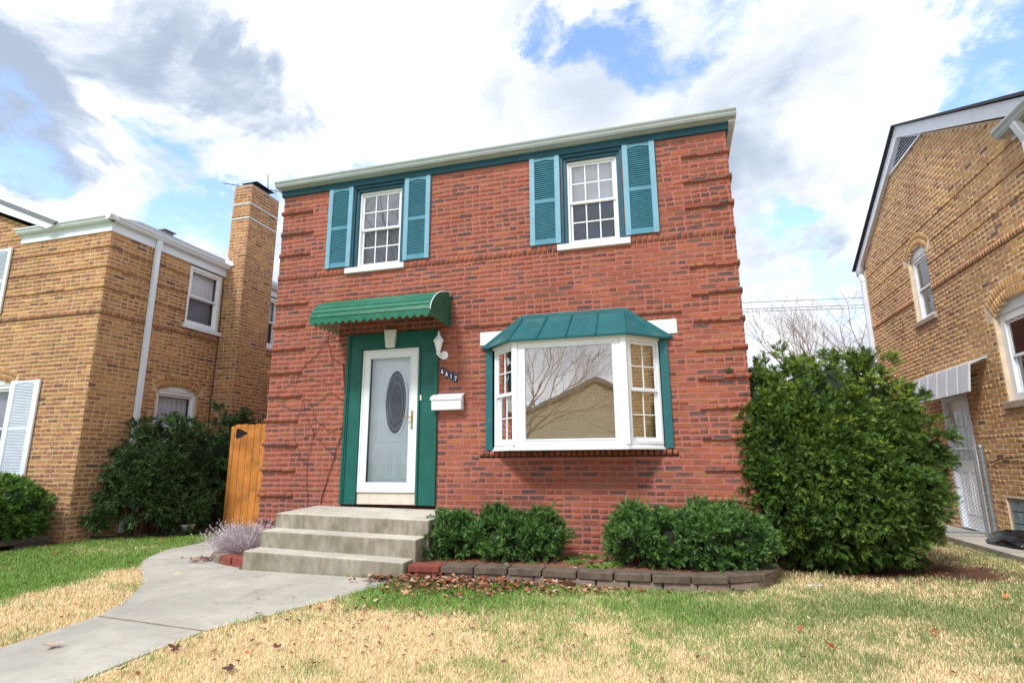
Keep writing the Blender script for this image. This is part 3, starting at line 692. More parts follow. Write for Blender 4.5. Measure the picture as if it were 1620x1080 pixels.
# lintel over the bay, sills
M().box(FM, 3.217, 5.688, -.1, .016, 2.611, 2.789).build('lintel', M_STONE, house, .006)
for a, b in ((1.148, 2.084), (4.27, 5.205)):
    M().box(FM, a, b, -.1, .042, 3.797, 3.877).build('window_sill', M_STONE, house, .006)
# frieze, gutter, roof
M().box(FM, -.035, HW+.035, -.02, .035, 5.152, 5.345).build('frieze', M_TEALD, house, .004)
M().box(FR((HW, 0, 0), (0, 1, 0), (1, 0, 0)), .002, 9.6, -.02, .034, 5.152, 5.345).build('frieze', M_TEALD, house)
M().box(FR((0, 0, 0), (0, 1, 0), (-1, 0, 0)), .002, 9.6, -.02, .034, 5.152, 5.345).build('frieze', M_TEALD, house)
gutter(M(), Vector((-.075, -.075, 5.262)), Vector((HW+.125, -.075, 5.262)), (0, -1, 0), .088, .105).build('gutter', M_GUT, house)
M().box(FM, -.07, HW+.125, .036, .074, 5.25, 5.345).build('fascia', M_GUT, house)
M().box(FW, HW+.038, HW+.12, -.07, 9.6, 5.225, 5.345).build('rake_trim', M_WHITE2, house, .004)
M().box(FW, -.07, -.038, -.07, 9.6, 5.235, 5.345).build('rake_trim', M_WHITE2, house, .004)
rf = M(); e0, e1, r0, r1 = (-.07, -.075), (HW+.12, 9.7), 3.0, 6.2
rf.add([(-.07, -.075, 5.348), (HW+.12, -.075, 5.348), (HW+.12, 9.7, 5.348), (-.07, 9.7, 5.348), (HW/2, 3.1, 6.35), (HW/2, 6.4, 6.35)], [(0, 1, 4), (1, 2, 5, 4), (2, 3, 5), (3, 0, 4, 5), (3, 2, 1, 0)])
rf.build('roof', M_SHING, house)
# upper windows
def upper(u0, u1, labelw, backs):
    m = M(); z0, z1 = 3.879, 5.150
    for (t0, t1, w) in ((0, .028, .010), (.0285, .07, -.018)):
        m.box(FM, u0+t0, u0+t1, -.10, w, z0, z1-t0); m.box(FM, u1-t1, u1-t0, -.10, w, z0, z1-t0)
        m.box(FM, u0+t1, u1-t1, -.10, w, z1-t1-.01, z1-t0)
    m.build('window_casing', M_TEALD, house, .003)
    double_hung(house, FM, u0+.072, u1-.072, z0+.012, z1-.085, -.055, 3, 2, label=labelw, back=backs, ft=.03, st=.03, glass2=M_GLASSD)
upper(1.225, 2.06, 'upstairs double hung window with white grille reflecting bare branches', ('s', 'd'))
upper(4.335, 5.14, 'upstairs double hung window with a pale shade behind the upper sash', ('c', 's'))
for a, b in ((.817, 1.222), (2.062, 2.462), (3.913, 4.325), (5.152, 5.562)):
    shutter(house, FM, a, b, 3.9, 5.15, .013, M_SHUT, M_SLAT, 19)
# ---- door surround
sr = M()
sr.box(FM, 1.272, 1.512, -.2, .016, .60, 2.868); sr.box(FM, 2.352, 2.632, -.2, .016, .60, 2.868); sr.box(FM, 1.512, 2.352, -.2, .016, 2.652, 2.868)
surround = sr.build('door_surround', M_GREEN, house, .003)
ms = M()
for a, b, w in ((1.268, 1.300, .042), (1.3005, 1.322, .030), (1.478, 1.506, .036), (2.358, 2.386, .036), (2.575, 2.600, .030), (2.6005, 2.636, .044)): ms.box(FM, a, b, .0165, w, .60, 2.874 if not (1.4 < a < 2.4) else 2.66)
ms.box(FM, 1.301, 2.60, .0165, .038, 2.845, 2.872); ms.box(FM, 1.507, 2.357, .0165, .034, 2.656, 2.684)
ms.build('moulding', M_GREEN, surround, .003)
ks = M(); ks.prism(FM, [(1.878, 2.660), (2.002, 2.660), (2.022, 2.905), (1.846, 2.905)], .0166, .075); ks.build('keystone', M_STONE, surround, .006)
# ---- storm door and inner door
st = M(); rectframe(st, FM, 1.515, 2.349, .757, 2.645, .022, -.09, .018)
st.build('door_jamb', M_WHITE, house, .003)
sdm = M(); rectframe(sdm, FM, 1.540, 2.324, .772, 2.620, .082, -.022, .012, tb=.10, tt=.085)
storm = sdm.build('storm_door', M_WHITE, house, .004); storm['label'] = 'white full view storm door in the green surround'
m = M(); rectframe(m, FM, 1.622, 2.242, .872, 2.535, .012, .0125, .017); m.build('glazing_bead', M_WHITE2, storm)
panebox(FM, 1.620, 2.244, .870, 2.537, -.004, M_GLASSD, storm)
hd = M(); hd.box(FM, 2.262, 2.292, .0125, .020, 1.56, 1.80); hd.tube([FM.p(2.277, .02, 1.715), FM.p(2.277, .055, 1.715), FM.p(2.25, .062, 1.712), FM.p(2.165, .058, 1.700)], [.009, .009, .008, .006], 8)
hd.build('handle', M_BRASS, storm, smooth=False)
M().box(FM, 2.39, 2.41, .0165, .03, 1.93, 2.0).build('doorbell', plain('cream_plastic', R_(226, 216, 180), .4), surround)
M().box(FM, 1.514, 2.350, -.15, .006, .604, .752).build('threshold_board', plain('worn_cream_board', R_(206, 196, 182), .8, .08, 8, dirt=R_(150, 135, 120), dirtamt=.6), house, .004)
M().box(FM, 1.50, 2.36, -.12, .022, .7525, .7565).build('door_sweep', M_BRASS, house)
dm = M(); dm.box(FM, 1.60, 2.345, -0.1480, -0.0980, .76, 2.62)
front = dm.build('front_door', M_DOORW, house, .003); front['label'] = 'white panelled front door with a dark oval leaded glass behind the storm door'
def ringm(c, z, a0, b0, a1, b1, w0, w1, n=40):
    m = M(); vs = []
    for a, b, w in ((a0, b0, w0), (a0, b0, w1), (a1, b1, w1), (a1, b1, w0)):
        vs += [FM.p(c+a*math.cos(2*PI*k/n), w, z+b*math.sin(2*PI*k/n)) for k in range(n)]
    fs = [(r*n+k, r*n+(k+1) % n, ((r+1) % 4)*n+(k+1) % n, ((r+1) % 4)*n+k) for r in range(4) for k in range(n)]
    return m.add(vs, fs)
oc, oz = 1.985, 1.935
ringm(oc, oz, .150, .425, .185, .465, -0.0970, -0.0800).build('oval_frame', M_DOORW, front, smooth=False)
m = M(); m.prism(FM, [(oc+.152*math.cos(2*PI*k/40), oz+.427*math.sin(2*PI*k/40)) for k in range(40)], -0.0970, -0.0900); m.build('oval_glass', M_LEAD, front)
for rr, nm in ((.62, 'came'), (.86, 'came')): ringm(oc, oz, .150*rr, .425*rr, .150*rr+.006, .425*rr+.006, -0.0895, -0.0860).build('lead_came', M_STEEL, front)
for a, b, c, d in ((1.70, 1.95, .92, 1.28), (2.02, 2.27, .92, 1.28)):
    m = M(); rectframe(m, FM, a, b, c, d, .018, -0.0970, -0.0880); rectframe(m, FM, a+.04, b-.04, c+.04, d-.04, .01, -0.0970, -0.0900); m.build('door_panel', M_DOORW, front, .003)
m = M(); m.tube([FM.p(1.70, -0.0950, 2.30), FM.p(1.70, -0.0950, 1.40), FM.p(2.27, -0.0950, 1.40), FM.p(2.27, -0.0950, 2.30)], .008, 4); m.build('door_panel', M_DOORW, front)
m = M(); m.tube([FM.p(1.985+.285*math.cos(t), -0.0950, 2.30+.19*math.sin(t)) for t in [PI*k/18 for k in range(19)]], .008, 4); m.build('door_arch_moulding', M_DOORW, front)
M().box(FM, 1.512, 1.60, -.2, -.195, .76, 2.65).build('door_reveal', M_GREEN, house)
# ---- bay window
BZ0, BZ1 = 1.29, 2.545
bm = M(); bpoly = [(3.385, 0), (3.775, -.365), (5.075, -.365), (5.475, 0)]
bm.slab([(3.37, -.001), (3.765, -.39), (5.085, -.39), (5.49, -.001)], 1.262, 1.286)
hb = M().slab([(3.36, -.001), (3.755, -.40), (5.095, -.40), (5.50, -.001)], 2.535, 2.562); sb_ = M().slab([(3.40, -.001), (3.785, -.375), (5.065, -.375), (5.46, -.001)], 1.287, 1.318)
bay = bm.build('bay_window', M_WHITE, house, .003); bay['label'] = 'white three sided bay window under a teal metal roof'
def fr_between(p, q):
    u = (Vector(q)-Vector(p)).to_3d(); L = u.length; u.normalize(); return FR((p[0], p[1], 0), u, (u.y, -u.x, 0)), L
hb.build('head_board', M_WHITE, bay, .003); sb_.build('seat_board', M_WHITE, bay, .003)
FLe, LL = fr_between((3.385, 0), (3.775, -.365)); FRi, LR = fr_between((5.075, -.365), (5.475, 0)); FC = FR((0, -.365, 0))
for x, y in ((3.78, -.345), (5.07, -.345)):
    m = M(); m.slab([(x-.045, y+.04), (x-.035, y-.03), (x, y-.035), (x+.035, y-.03), (x+.045, y+.04)], 1.319, 2.534); m.build('corner_post', M_WHITE, bay, .003)
M_ = M(); rectframe(M_, FC, 3.818, 5.032, 1.32, 2.533, .07, -.06, .0, tb=.05, tt=.05); pic = M_.build('picture_frame', M_WHITE, bay, .004)
m = M(); rectframe(m, FC, 3.886, 4.964, 1.368, 2.485, .02, -.04, .006); m.build('sash', M_WHITE2, bay, .002)
panebox(FC, 3.905, 4.945, 1.386, 2.467, -.018, M_GLASSBAY, bay)
def bay_side(F, L):
    a, b = .045, L-.02
    m = M(); rectframe(m, F, a, b, 1.32, 2.533, .035, -.07, .0); m.build('side_frame', M_WHITE, bay, .003)
    a += .037; b -= .037; zm = 1.93
    for s0, s1, w in ((zm-.012, 2.496, -.012), (1.357, zm+.016, -.036)):
        m = M(); rectframe(m, F, a, b, s0, s1, .032, w-.02, w, tb=.04); m.build('sash', M_WHITE, bay, .002)
        panebox(F, a+.03, b-.03, s0+.03, s1-.03, w-.01, M_GLASS, bay)
        c = (a+b)/2; z = (s0+s1)/2
        M().box(F, c-.006, c+.006, w-.009, w-.003, s0+.03, s1-.03).build('muntin', M_WHITE, bay)
        M().box(F, a+.03, b-.03, w-.0095, w-.0015, z-.006, z+.006).build('muntin', M_WHITE, bay)
bay_side(FLe, LL); bay_side(FRi, LR)
# bamboo blinds: each slat its own object
def blind(F, a, b, w, z0, z1, pitch):
    me = None; z = z0; k = 0
    while z < z1:
        if me is None:
            o = M().box(F, a, b, w-.004, w+.003, z, z+pitch*.78).build('blind_slat', M_BAMB, bay); me = o.data; l0 = WLOC[o].copy()
        else:
            o = bpy.data.objects.new('blind_slat', me); COL.objects.link(o); place(o, l0+Vector((0, 0, z-z0)), bay)
        z += pitch
blind(FC, 3.90, 4.95, -.055, 1.35, 2.52, .028); blind(FRi, .06, LR-.06, -.11, 1.35, 2.52, .028); blind(FLe, .08, LL-.04, -.11, 1.35, 2.52, .028)
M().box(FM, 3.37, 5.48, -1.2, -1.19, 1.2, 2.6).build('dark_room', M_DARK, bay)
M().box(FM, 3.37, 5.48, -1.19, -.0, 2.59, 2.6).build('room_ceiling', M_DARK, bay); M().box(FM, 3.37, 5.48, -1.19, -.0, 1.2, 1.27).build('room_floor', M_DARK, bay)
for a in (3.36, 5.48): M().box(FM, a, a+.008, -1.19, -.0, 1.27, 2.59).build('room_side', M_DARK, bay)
for a, b in ((3.302, 3.392), (5.470, 5.566)):
    M().box(FM, a, b, .0105, .03, 1.275, 2.575).build('flange', M_GREEN if False else M_BAYROOF, bay, .003)
# bay roof: panels, ridges, flashing
EZ, TZ = 2.568, 2.93
def rp(u, t):      # point on front slope: t 0 eave .. 1 top
    a0, a1 = 3.715, 5.125; b0, b1 = 3.80, 5.075
    return Vector((a0+(a1-a0)*u+((b0+(b1-b0)*u)-(a0+(a1-a0)*u))*t, -(.43*(1-t)+.012*t), EZ+(TZ-EZ)*t))
def panel(pts, name='roof_panel', th=.012):
    n = (pts[1]-pts[0]).cross(pts[2]-pts[0]).normalized()
    if n.z < 0: n = -n
    k = len(pts); m = M(); m.add([p-n*th for p in pts]+pts, [tuple(range(k))[::-1], tuple(range(k, 2*k))]+[(i, (i+1) % k, k+(i+1) % k, k+i) for i in range(k)])
    return m.build(name, M_BAYROOF, bay)
for i in range(4): panel([rp(i/4, 0), rp((i+1)/4, 0), rp((i+1)/4, 1), rp(i/4, 1)])
panel([Vector((3.255, -.012, EZ)), rp(0, 0), rp(0, 1)]); panel([rp(1, 0), Vector((5.615, -.012, EZ)), rp(1, 1)])
for i in range(5):
    a, b = rp(i/4, 0), rp(i/4, 1); m = M(); m.tube([a+Vector((0, -.004, .004)), b+Vector((0, -.004, .008))], .011, 4); m.build('seam', M_BAYROOF, bay)
m = M()
for a, b in ((Vector((3.255, -.01, EZ-.012)), rp(0, 0)), (rp(0, 0), rp(1, 0)), (rp(1, 0), Vector((5.615, -.01, EZ-.012)))):
    p, q = Vector((a.x, a.y, EZ-.016)), Vector((b.x, b.y, EZ-.016)); m.tube([p, q], .011, 5)
m.build('roof_edge', M_BAYROOF, bay)
m = M(); m.prism(FM, [(3.215, 2.560), (3.30, 2.575), (3.81, 2.905), (5.065, 2.905), (5.575, 2.575), (5.655, 2.560), (5.09, 2.972), (3.785, 2.972)], .0165, .035)
m.build('roof_flashing', M_BAYROOF, bay, .003)
# ---- door awning
awn = M().box(FM, 1.10, 2.80, .010, .03, 3.325, 3.352).build('awning', M_WHITE2, house); awn['label'] = 'green ribbed metal awning with a scalloped edge over the front door'
prof = [(0.012, 3.345), (.12, 3.335), (.24, 3.31), (.36, 3.272), (.47, 3.222), (.56, 3.16), (.63, 3.09), (.675, 3.02), (.69, 2.955)]
for i in range(len(prof)-1):
    (w0, z0), (w1, z1) = prof[i], prof[i+1]; m = M(); n = Vector((0, -(z0-z1), 0)); dz = w1-w0
    L = math.hypot(w1-w0, z1-z0); nw, nz = (z0-z1)/L, (w1-w0)/L; h = .012
    m.prism(FR((0, 0, 0), (0, -1, 0), (1, 0, 0)), [(w0, z0), (w0+nw*h, z0+nz*h), (w0+(w1-w0)*.72+nw*h, z0+(z1-z0)*.72+nz*h), (w0+(w1-w0)*.8, z0+(z1-z0)*.8), (w1, z1), (w1-nw*.004, z1-nz*.004), (w0-nw*.004, z0-nz*.004)], 1.10, 2.795)
    m.build('slat', M_AWN, awn)
def scallop(u0, u1, zt, zb, n, amp): 
    pts = [(u0, zt)]
    N_ = n*6
    for i in range(N_+1): pts.append((u0+(u1-u0)*i/N_, zb+amp*math.cos(2*PI*i/6)))
    pts.append((u1, zt)); return pts
m = M(); pts = scallop(1.10, 2.795, 2.955, 2.895, 17, .018); k = len(pts)
for i in range(1, k-2): m.box(FM, pts[i][0], pts[i+1][0], .684, .692, min(pts[i][1], pts[i+1][1]), 2.958)
m.build('valance', M_AWN, awn)
FE = FR((0, 0, 0), (0, -1, 0), (1, 0, 0))
def profz(w):
    for i in range(len(prof)-1):
        if prof[i][0] <= w <= prof[i+1][0]: return prof[i][1]+(prof[i+1][1]-prof[i][1])*(w-prof[i][0])/(prof[i+1][0]-prof[i][0])
    return prof[-1][1]
def profw(z):
    for i in range(len(prof)-1):
        if prof[i][1] >= z >= prof[i+1][1]: return prof[i][0]+(prof[i+1][0]-prof[i][0])*(prof[i][1]-z)/(prof[i][1]-prof[i+1][1])
    return .69
for xs, mt, mt2 in ((2.797, M_AWN, M_AWNB), (1.092, M_AWNB, M_AWN)):
    z = 2.955
    while z < 3.30:
        z1 = min(z+.05, 3.33); m = M(); m.prism(FE, [(.012, z), (profw(z)-.004, z), (profw(z1)-.004, z1), (.012, z1)], xs, xs+.004)
        m.prism(FE, [(.012, z), (profw(z)-.004, z), (profw(z)-.004, z+.012), (.012, z+.012)], xs+.0041, xs+.010); m.build('end_slat', mt, awn); z += .05
    m = M(); pts = scallop(.012, .686, 2.955, 2.90, 7, .018)
    for i in range(1, len(pts)-2): m.box(FE, pts[i][0], pts[i+1][0], xs, xs+.006, min(pts[i][1], pts[i+1][1]), 2.956)
    m.build('end_valance', mt, awn)
m = M(); m.tube([Vector((2.803, -w, z+.012)) for w, z in prof], .0065, 5); m.build('edge_trim', M_WHITE2, awn)
for xx in (1.2, 2.7): M().tube([(xx, -.02, 3.0), (xx, -.66, 2.97)], .008, 5).build('support_arm', M_AWNB, awn)
# ---- lantern, mailbox, house numbers
lan = thing('wall_lantern', (2.72, -.01, 2.50), 'white carriage lantern on the brick wall right of the door surround', 'lantern')
LX, LY = 2.675, -.115
M().lathe((2.715, -.009, 2.515), [(.058, 0), (.056, .012), (.03, .022)], 20, (0, -1, 0)).build('backplate', M_WHITE, lan)
m = M(); m.tube([(2.712, -.02, 2.515), (2.70, -.075, 2.475), (2.685, -.105, 2.485), (LX, LY, 2.515)], .011, 8); m.build('arm', M_WHITE, lan)
M().lathe((LX, LY, 2.50), [(.012, 0), (.03, .02), (.032, .035), (.02, .05), (.03, .06), (.058, .175), (.06, .185)], 8).build('lantern_body', M_WHITE, lan)
M().lathe((LX, LY, 2.686), [(.072, 0), (.070, .010), (.045, .045), (.026, .075), (.018, .082), (.018, .092), (.010, .100), (.010, .108), (.014, .118), (.007, .132), (.002, .150)], 8).build('lantern_cap', M_WHITE, lan)
mb = thing('mailbox', (2.795, 0, 1.785), 'white metal mailbox with a sloping lid on the brick wall between door and bay', 'mailbox')
m = M(); m.prism(FR((0, 0, 0), (0, -1, 0), (1, 0, 0)), [(.010, 1.787), (.105, 1.787), (.118, 1.90), (.115, 1.945), (.010, 1.99)], 2.590, 2.998); m.build('box', M_WHITE, mb, .008)
m = M(); m.prism(FR((0, 0, 0), (0, -1, 0), (1, 0, 0)), [(.010, 1.992), (.116, 1.948), (.128, 1.94), (.128, 1.915), (.131, 1.915), (.131, 1.944), (.118, 1.958), (.010, 2.004)], 2.580, 3.010); m.build('lid', M_WHITE, mb, .003)
def glyph(ch, x, z, h, y, mat, parent):
    cu = bpy.data.curves.new('digit', 'FONT'); cu.body = ch; cu.size = h*1.38; cu.extrude = .001; cu.align_x = 'CENTER'; cu.offset = .0022
    o = bpy.data.objects.new('tmp', cu); COL.objects.link(o); dg = bpy.context.evaluated_depsgraph_get()
    me = bpy.data.meshes.new_from_object(o.evaluated_get(dg)); bpy.data.objects.remove(o)
    me.materials.clear(); me.materials.append(mat); me.name = 'digit'
    q = bpy.data.objects.new('digit', me); COL.objects.link(q); place(q, Vector((x, y, z)), parent); q.rotation_euler = (PI/2, 0, 0); q.scale = (.82, 1, 1); return q
for ch, x, z, lb in (('6', 2.693, 2.302, 'blue tile numeral 6, the first and highest of the stepped house number'), ('6', 2.757, 2.266, 'blue tile numeral 6 beside the 1, second of the stepped house number'),
                     ('1', 2.820, 2.232, 'blue tile numeral 1 of the stepped house number'), ('7', 2.884, 2.200, 'blue tile numeral 7, the lowest of the stepped house number')):
    tl = thing('house_number', (x, -.01, z-.05), lb, 'house number', 'house number tiles')
    M().box(FM, x-.026, x+.026, .008, .016, z-.050, z+.050).build('tile', M_NUM, tl, .002)
    glyph(ch, x, z-.030, .060, -.0175, M_WHITE, tl)
# ---- entrance steps
stp = thing('front_steps', (1.93, -.7, 0), 'three weathered concrete steps up to the front door', 'steps')
def stepm(fl, frr, yb, zb, xl, xr, n):
    (yl, zl), (yr, zr) = fl, frr
    m = M(); P = []
    for i in range(13):
        t = i/12; x = xl+(xr-xl)*t; y = yl+(yr-yl)*t; z = zl+(zr-zl)*t; P.append((x, y, z))
    vs = []; 
    for x, y, z in P:
        zz = zb if zb is not None else z
        vs += [(x, y, -.1), (x, y, z), (x, yb, z+(.03 if n == 2 else .006)), (x, yb, -.1)]
    fs = []
    for i in range(12):
        for k in range(4): fs.append((4*i+k, 4*i+(k+1) % 4, 4*i+4+(k+1) % 4, 4*i+4+k))
    fs += [(3, 2, 1, 0), (48, 49, 50, 51)]
    return m.add(vs, fs).build('step', M_STEP, stp, .014)
stepm((-1.32, .195), (-1.39, .160), -1.05, None, .925, 2.90, 0)
stepm((-1.07, .379), (-1.17, .350), -.80, None, .93, 2.925, 1)
stepm((-.82, .550), (-.925, .520), -.012, None, .925, 2.955, 2)

# ================================================================== LEFT NEIGHBOUR
LX0, LY0 = -3.0144, -.3411
lh = thing('brick_house', (-5.5, 4, 0), 'yellow brick house with white gutters and a tall chimney, left of the red house', 'house')
lw = M().box(FW, -9.5, LX0-.3, LY0+.3, 9, -.1, 4.7).build('wall', M_MORT_Y, lh)
zl = [3.457-.068*i for i in range(51, 0, -1)]+[3.457]+[3.557+.066*i for i in range(5)]+[3.887+.068*i for i in range(15)]+[3.887+.068*k for k in range(15, 32)]
FS = FR((LX0, 0, 0), (0, 1, 0), (1, 0, 0)); FF = FR((0, LY0, 0), (1, 0, 0), (0, -1, 0))
ARL = (1.305, .435, 1.15, 2.40, .10, .19); ARF = (-5.16, .52, .98, 2.40, .11, .19)
sideops = [(1.255, 2.055, 3.60, 4.90), (3.08, 3.78, 3.60, 4.90)]
bs = []; bf = []
for i in range(len(zl)-1):
    z0, z1 = zl[i], zl[i+1]; zc_ = (z0+z1)/2
    led = any(abs(z0-(3.887+.34*k)) < .01 for k in range(4)); row = abs(z0-3.457) < .002
    pr = (lambda a, b: .004) if led else None
    if z0 < 4.80:
        bl = blocked(z0, z1, sideops); a = arch_block(ARL, zc_); bl += [a] if a else []
        fill_course(bs, z0, z1, sub_iv([(LY0-.008, 8.0)], bl), i, row, .004, pr, hp=.12, rr=(.8, 1.))
    u1 = LX0+.008 if z0 < 4.82 else -4.32-(z0-4.84)/.42
    u0 = -9.5 if z0 < 4.82 else -14.0+4.32+(z0-4.84)/.42
    if u1-u0 > .3:
        a = arch_block(ARF, zc_); bl = [a] if a else []; bl += blocked(z0, z1, [(-6.6, -5.6, 3.65, 4.75)])
        fill_course(bf, z0, z1, sub_iv([(max(u0, -9.5), u1)], bl), i+1, row, .004, pr, hp=.12, rr=(.8, 1.))
arch_bricks(bs, ARL); arch_bricks(bf, ARF)
LJ = [3.887+.34*k for k in range(3)]+[3.460]
emit_bricks(bs, FS, MB_YEL, lw, 230, hide=[(190, 640, 430, 1100), (355, 0, 440, 1000)])
emit_bricks(bf, FF, MB_YEL, lw, 70, stuffname='front_brickwork', hide=[(0, 750, 85, 1100)])
def backing(F, parent, a, b, zmax, rects, arches, mat, nm='mortar', thick=.2):
    cuts = {-.1, zmax}|{v for r in rects for v in r[2:4] if v < zmax}
    for op in arches: cuts |= {op[2], op[3]}|{op[3]+.05*k for k in range(1, 8)}
    cuts = sorted(c for c in cuts if c <= zmax); fr_ = []
    for i in range(len(cuts)-1):
        z = (cuts[i]+cuts[i+1])/2; bl = [(r[0], r[1]) for r in rects if r[2] < z < r[3]]
        for op in arches:
            f, R, zc2 = arch_top(op[0], op[1], op[3], op[4])
            if op[2] < z <= op[3]: bl.append((op[0]-op[1], op[0]+op[1]))
            elif op[3] < z < zc2+R: h = math.sqrt(max(0, R*R-(z-zc2)**2)); bl.append((op[0]-h, op[0]+h))
        fr_.append(sub_iv([(a, b)], bl))
    return wall_backing(F, parent, a, b, cuts, fr_, mat, nm, thick)
backing(FS, lw, LY0+.2, 8.0, 4.9, sideops, [ARL], M_MORT_Y, 'side_mortar'); backing(FF, lw, -9.5, LX0, 4.9, [(-6.6, -5.6, 3.65, 4.75)], [ARF], M_MORT_Y)
m = M(); m.prism(FF, [(-4.25, 4.9), (-9.5, 4.9), (-7.0, 5.96)], -.2, 0); m.build('gable_mortar', M_MORT_Y, lw)
# frieze + gutters (front and side), wing hip roof, gable roof
m = M(); m.box(FS, LY0-.02, 2.10, -.01, .022, 4.836, 5.03); m.build('frieze', M_WHITE2, lh, .003)
m = M(); m.box(FS, 2.96, 8.0, -.01, .022, 4.836, 5.03); m.build('frieze', M_WHITE2, lh, .003)
m = M(); m.box(FF, -5.02, LX0+.02, .001, .022, 4.836, 5.03); m.build('frieze', M_WHITE2, lh, .003)
gutter(M(), Vector((LX0+.022, LY0-.15, 4.99)), Vector((LX0+.022, 2.42, 4.99)), (1, 0, 0), .085, .11).build('gutter', M_WHITE2, lh)
gutter(M(), Vector((LX0+.022, 2.98, 4.99)), Vector((LX0+.022, 8.0, 4.99)), (1, 0, 0), .085, .11).build('gutter', M_WHITE2, lh)
gutter(M(), Vector((-5.06, LY0-.022, 4.99)), Vector((LX0+.15, LY0-.022, 4.99)), (0, -1, 0), .085, .11).build('gutter', M_WHITE2, lh)
x0, x1, y0, y1 = -4.95, LX0+.12, LY0-.12, 8.2
m = M(); m.add([(x0, y0, 5.04), (x1, y0, 5.04), (x1, y1, 5.04), (x0, y1, 5.04), (-3.98, .92, 5.66), (-3.98, y1, 5.66)], [(0, 1, 4), (1, 2, 5, 4), (3, 0, 4, 5), (2, 3, 5), (3, 2, 1, 0)])
m.build('hip_roof', M_SHING, lh)
m = M(); m.prism(FR((0, 0, 0), (1, 0, 0), (0, 1, 0)), [(-4.12, 5.035), (-7.0, 6.22), (-9.9, 5.03), (-9.9, 5.09), (-7.0, 6.29), (-4.05, 5.08)], LY0-.16, 8.2); m.build('gable_roof', M_SHING, lh)
m = M(); m.prism(FF, [(-4.28, 4.985), (-4.12, 5.034), (-7.0, 6.215), (-7.0, 6.02)], .002, .14); m.build('rake_board', M_WHITE2, lh)
m = M(); m.box(FW, -4.02, -3.93, 1.40, 1.60, 5.62, 5.69); m.box(FW, -4.06, -3.89, 1.36, 1.64, 5.69, 5.705); m.build('roof_vent', M_STEEL, lh)
M_JSHADEL = plain('painted_joint_shade_l', R_(86, 66, 50), .95, .3, 12)  # flush dark strips paint the shadow line under ledge and rowlock courses
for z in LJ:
    for a, b in sub_iv([(LY0, 7.9)], blocked(z-.01, z+.01, sideops)): M().box(FS, a, b, .0, .0035, z-.004, z+.006).build('joint_shadow_strip', M_JSHADEL, lw)
    for a, b in sub_iv([(-9.4, LX0)], blocked(z-.01, z+.01, [(-6.6, -5.6, 3.65, 4.75)])): M().box(FF, a, b, .0, .0035, z-.004, z+.006).build('joint_shadow_strip', M_JSHADEL, lw)
# windows of the left house
double_hung(lh, FS, 1.260, 2.050, 3.67, 4.82, -.02, back=('c', 'd'), label='upstairs side window with white frame near the chimney', ft=.06, glass=M_GLASSS)
M().box(FS, 1.21, 2.10, -.1, .05, 3.595, 3.668).build('window_sill', M_WHITE2, lh, .004)
double_hung(lh, FS, 3.085, 3.775, 3.67, 4.82, -.02, back=('c', 's'), label='rear upstairs side window seen between the chimney and red house', ft=.06, glass=M_GLASSS)
M().box(FS, 3.03, 3.83, -.1, .05, 3.595, 3.668).build('window_sill', M_WHITE2, lh, .004)
double_hung(lh, FS, .875, 1.735, 1.16, 2.40, -.04, back=('c', 's'), label='arched ground floor side window above the hedge', ft=.055, glass=M_GLASSS, arch=arch_fill(1.305, .43, 2.42, .10))
double_hung(lh, FF, -5.675, -4.645, .99, 2.40, -.04, glass=M_GLASSS, back=('d', 's'), label='arched front window beside a white shutter', ft=.06, arch=arch_fill(-5.16, .515, 2.42, .11))
M().box(FF, -5.72, -4.60, -.1, .05, .915, .988).build('window_sill', M_WHITE2, lh, .004)
double_hung(lh, FF, -6.58, -5.62, 3.68, 4.74, -.04, back=('c', 's'), label='upstairs front window', ft=.06, glass=M_GLASSS)
shutter(lh, FF, -4.615, -3.985, .95, 2.45, .014, M_WHITE, M_WHITE2, 28, label='white louvred shutter of the ground floor front window', peaked=False)
shutter(lh, FF, -5.61, -5.185, 3.62, 4.79, .014, M_WHITE, M_WHITE2, 22, label='white louvred shutter of the upstairs front window', peaked=False)
def downspout(parent, pts, w=.055, d=.04, mat=None, nm='downspout'):
    m = M()
    for i in range(len(pts)-1):
        a, b = Vector(pts[i]), Vector(pts[i+1]); dd = (b-a).normalized(); s = Vector((1, 0, 0)) if abs(dd.x) < .5 else Vector((0, 1, 0)); s = (s-dd*s.dot(dd)).normalized(); t = dd.cross(s)
        m.profile([(a, s, t), (b, s, t)], [(-d, -w), (d, -w), (d, w), (-d, w)])
    return m.build(nm, mat or M_WHITE2, parent, .004)
downspout(lh, [(LX0+.08, .48, 4.98), (LX0+.055, .48, 4.75), (LX0+.055, .50, .08)], .042, .03)
m = M(); m.tube([(LX0+.02, 2.04, 4.8), (LX0+.03, 2.06, 3.2), (LX0+.025, 2.03, 2.4), (LX0+.03, 2.05, 1.5)], .008, 5); m.build('cable', M_BLACK, lh)
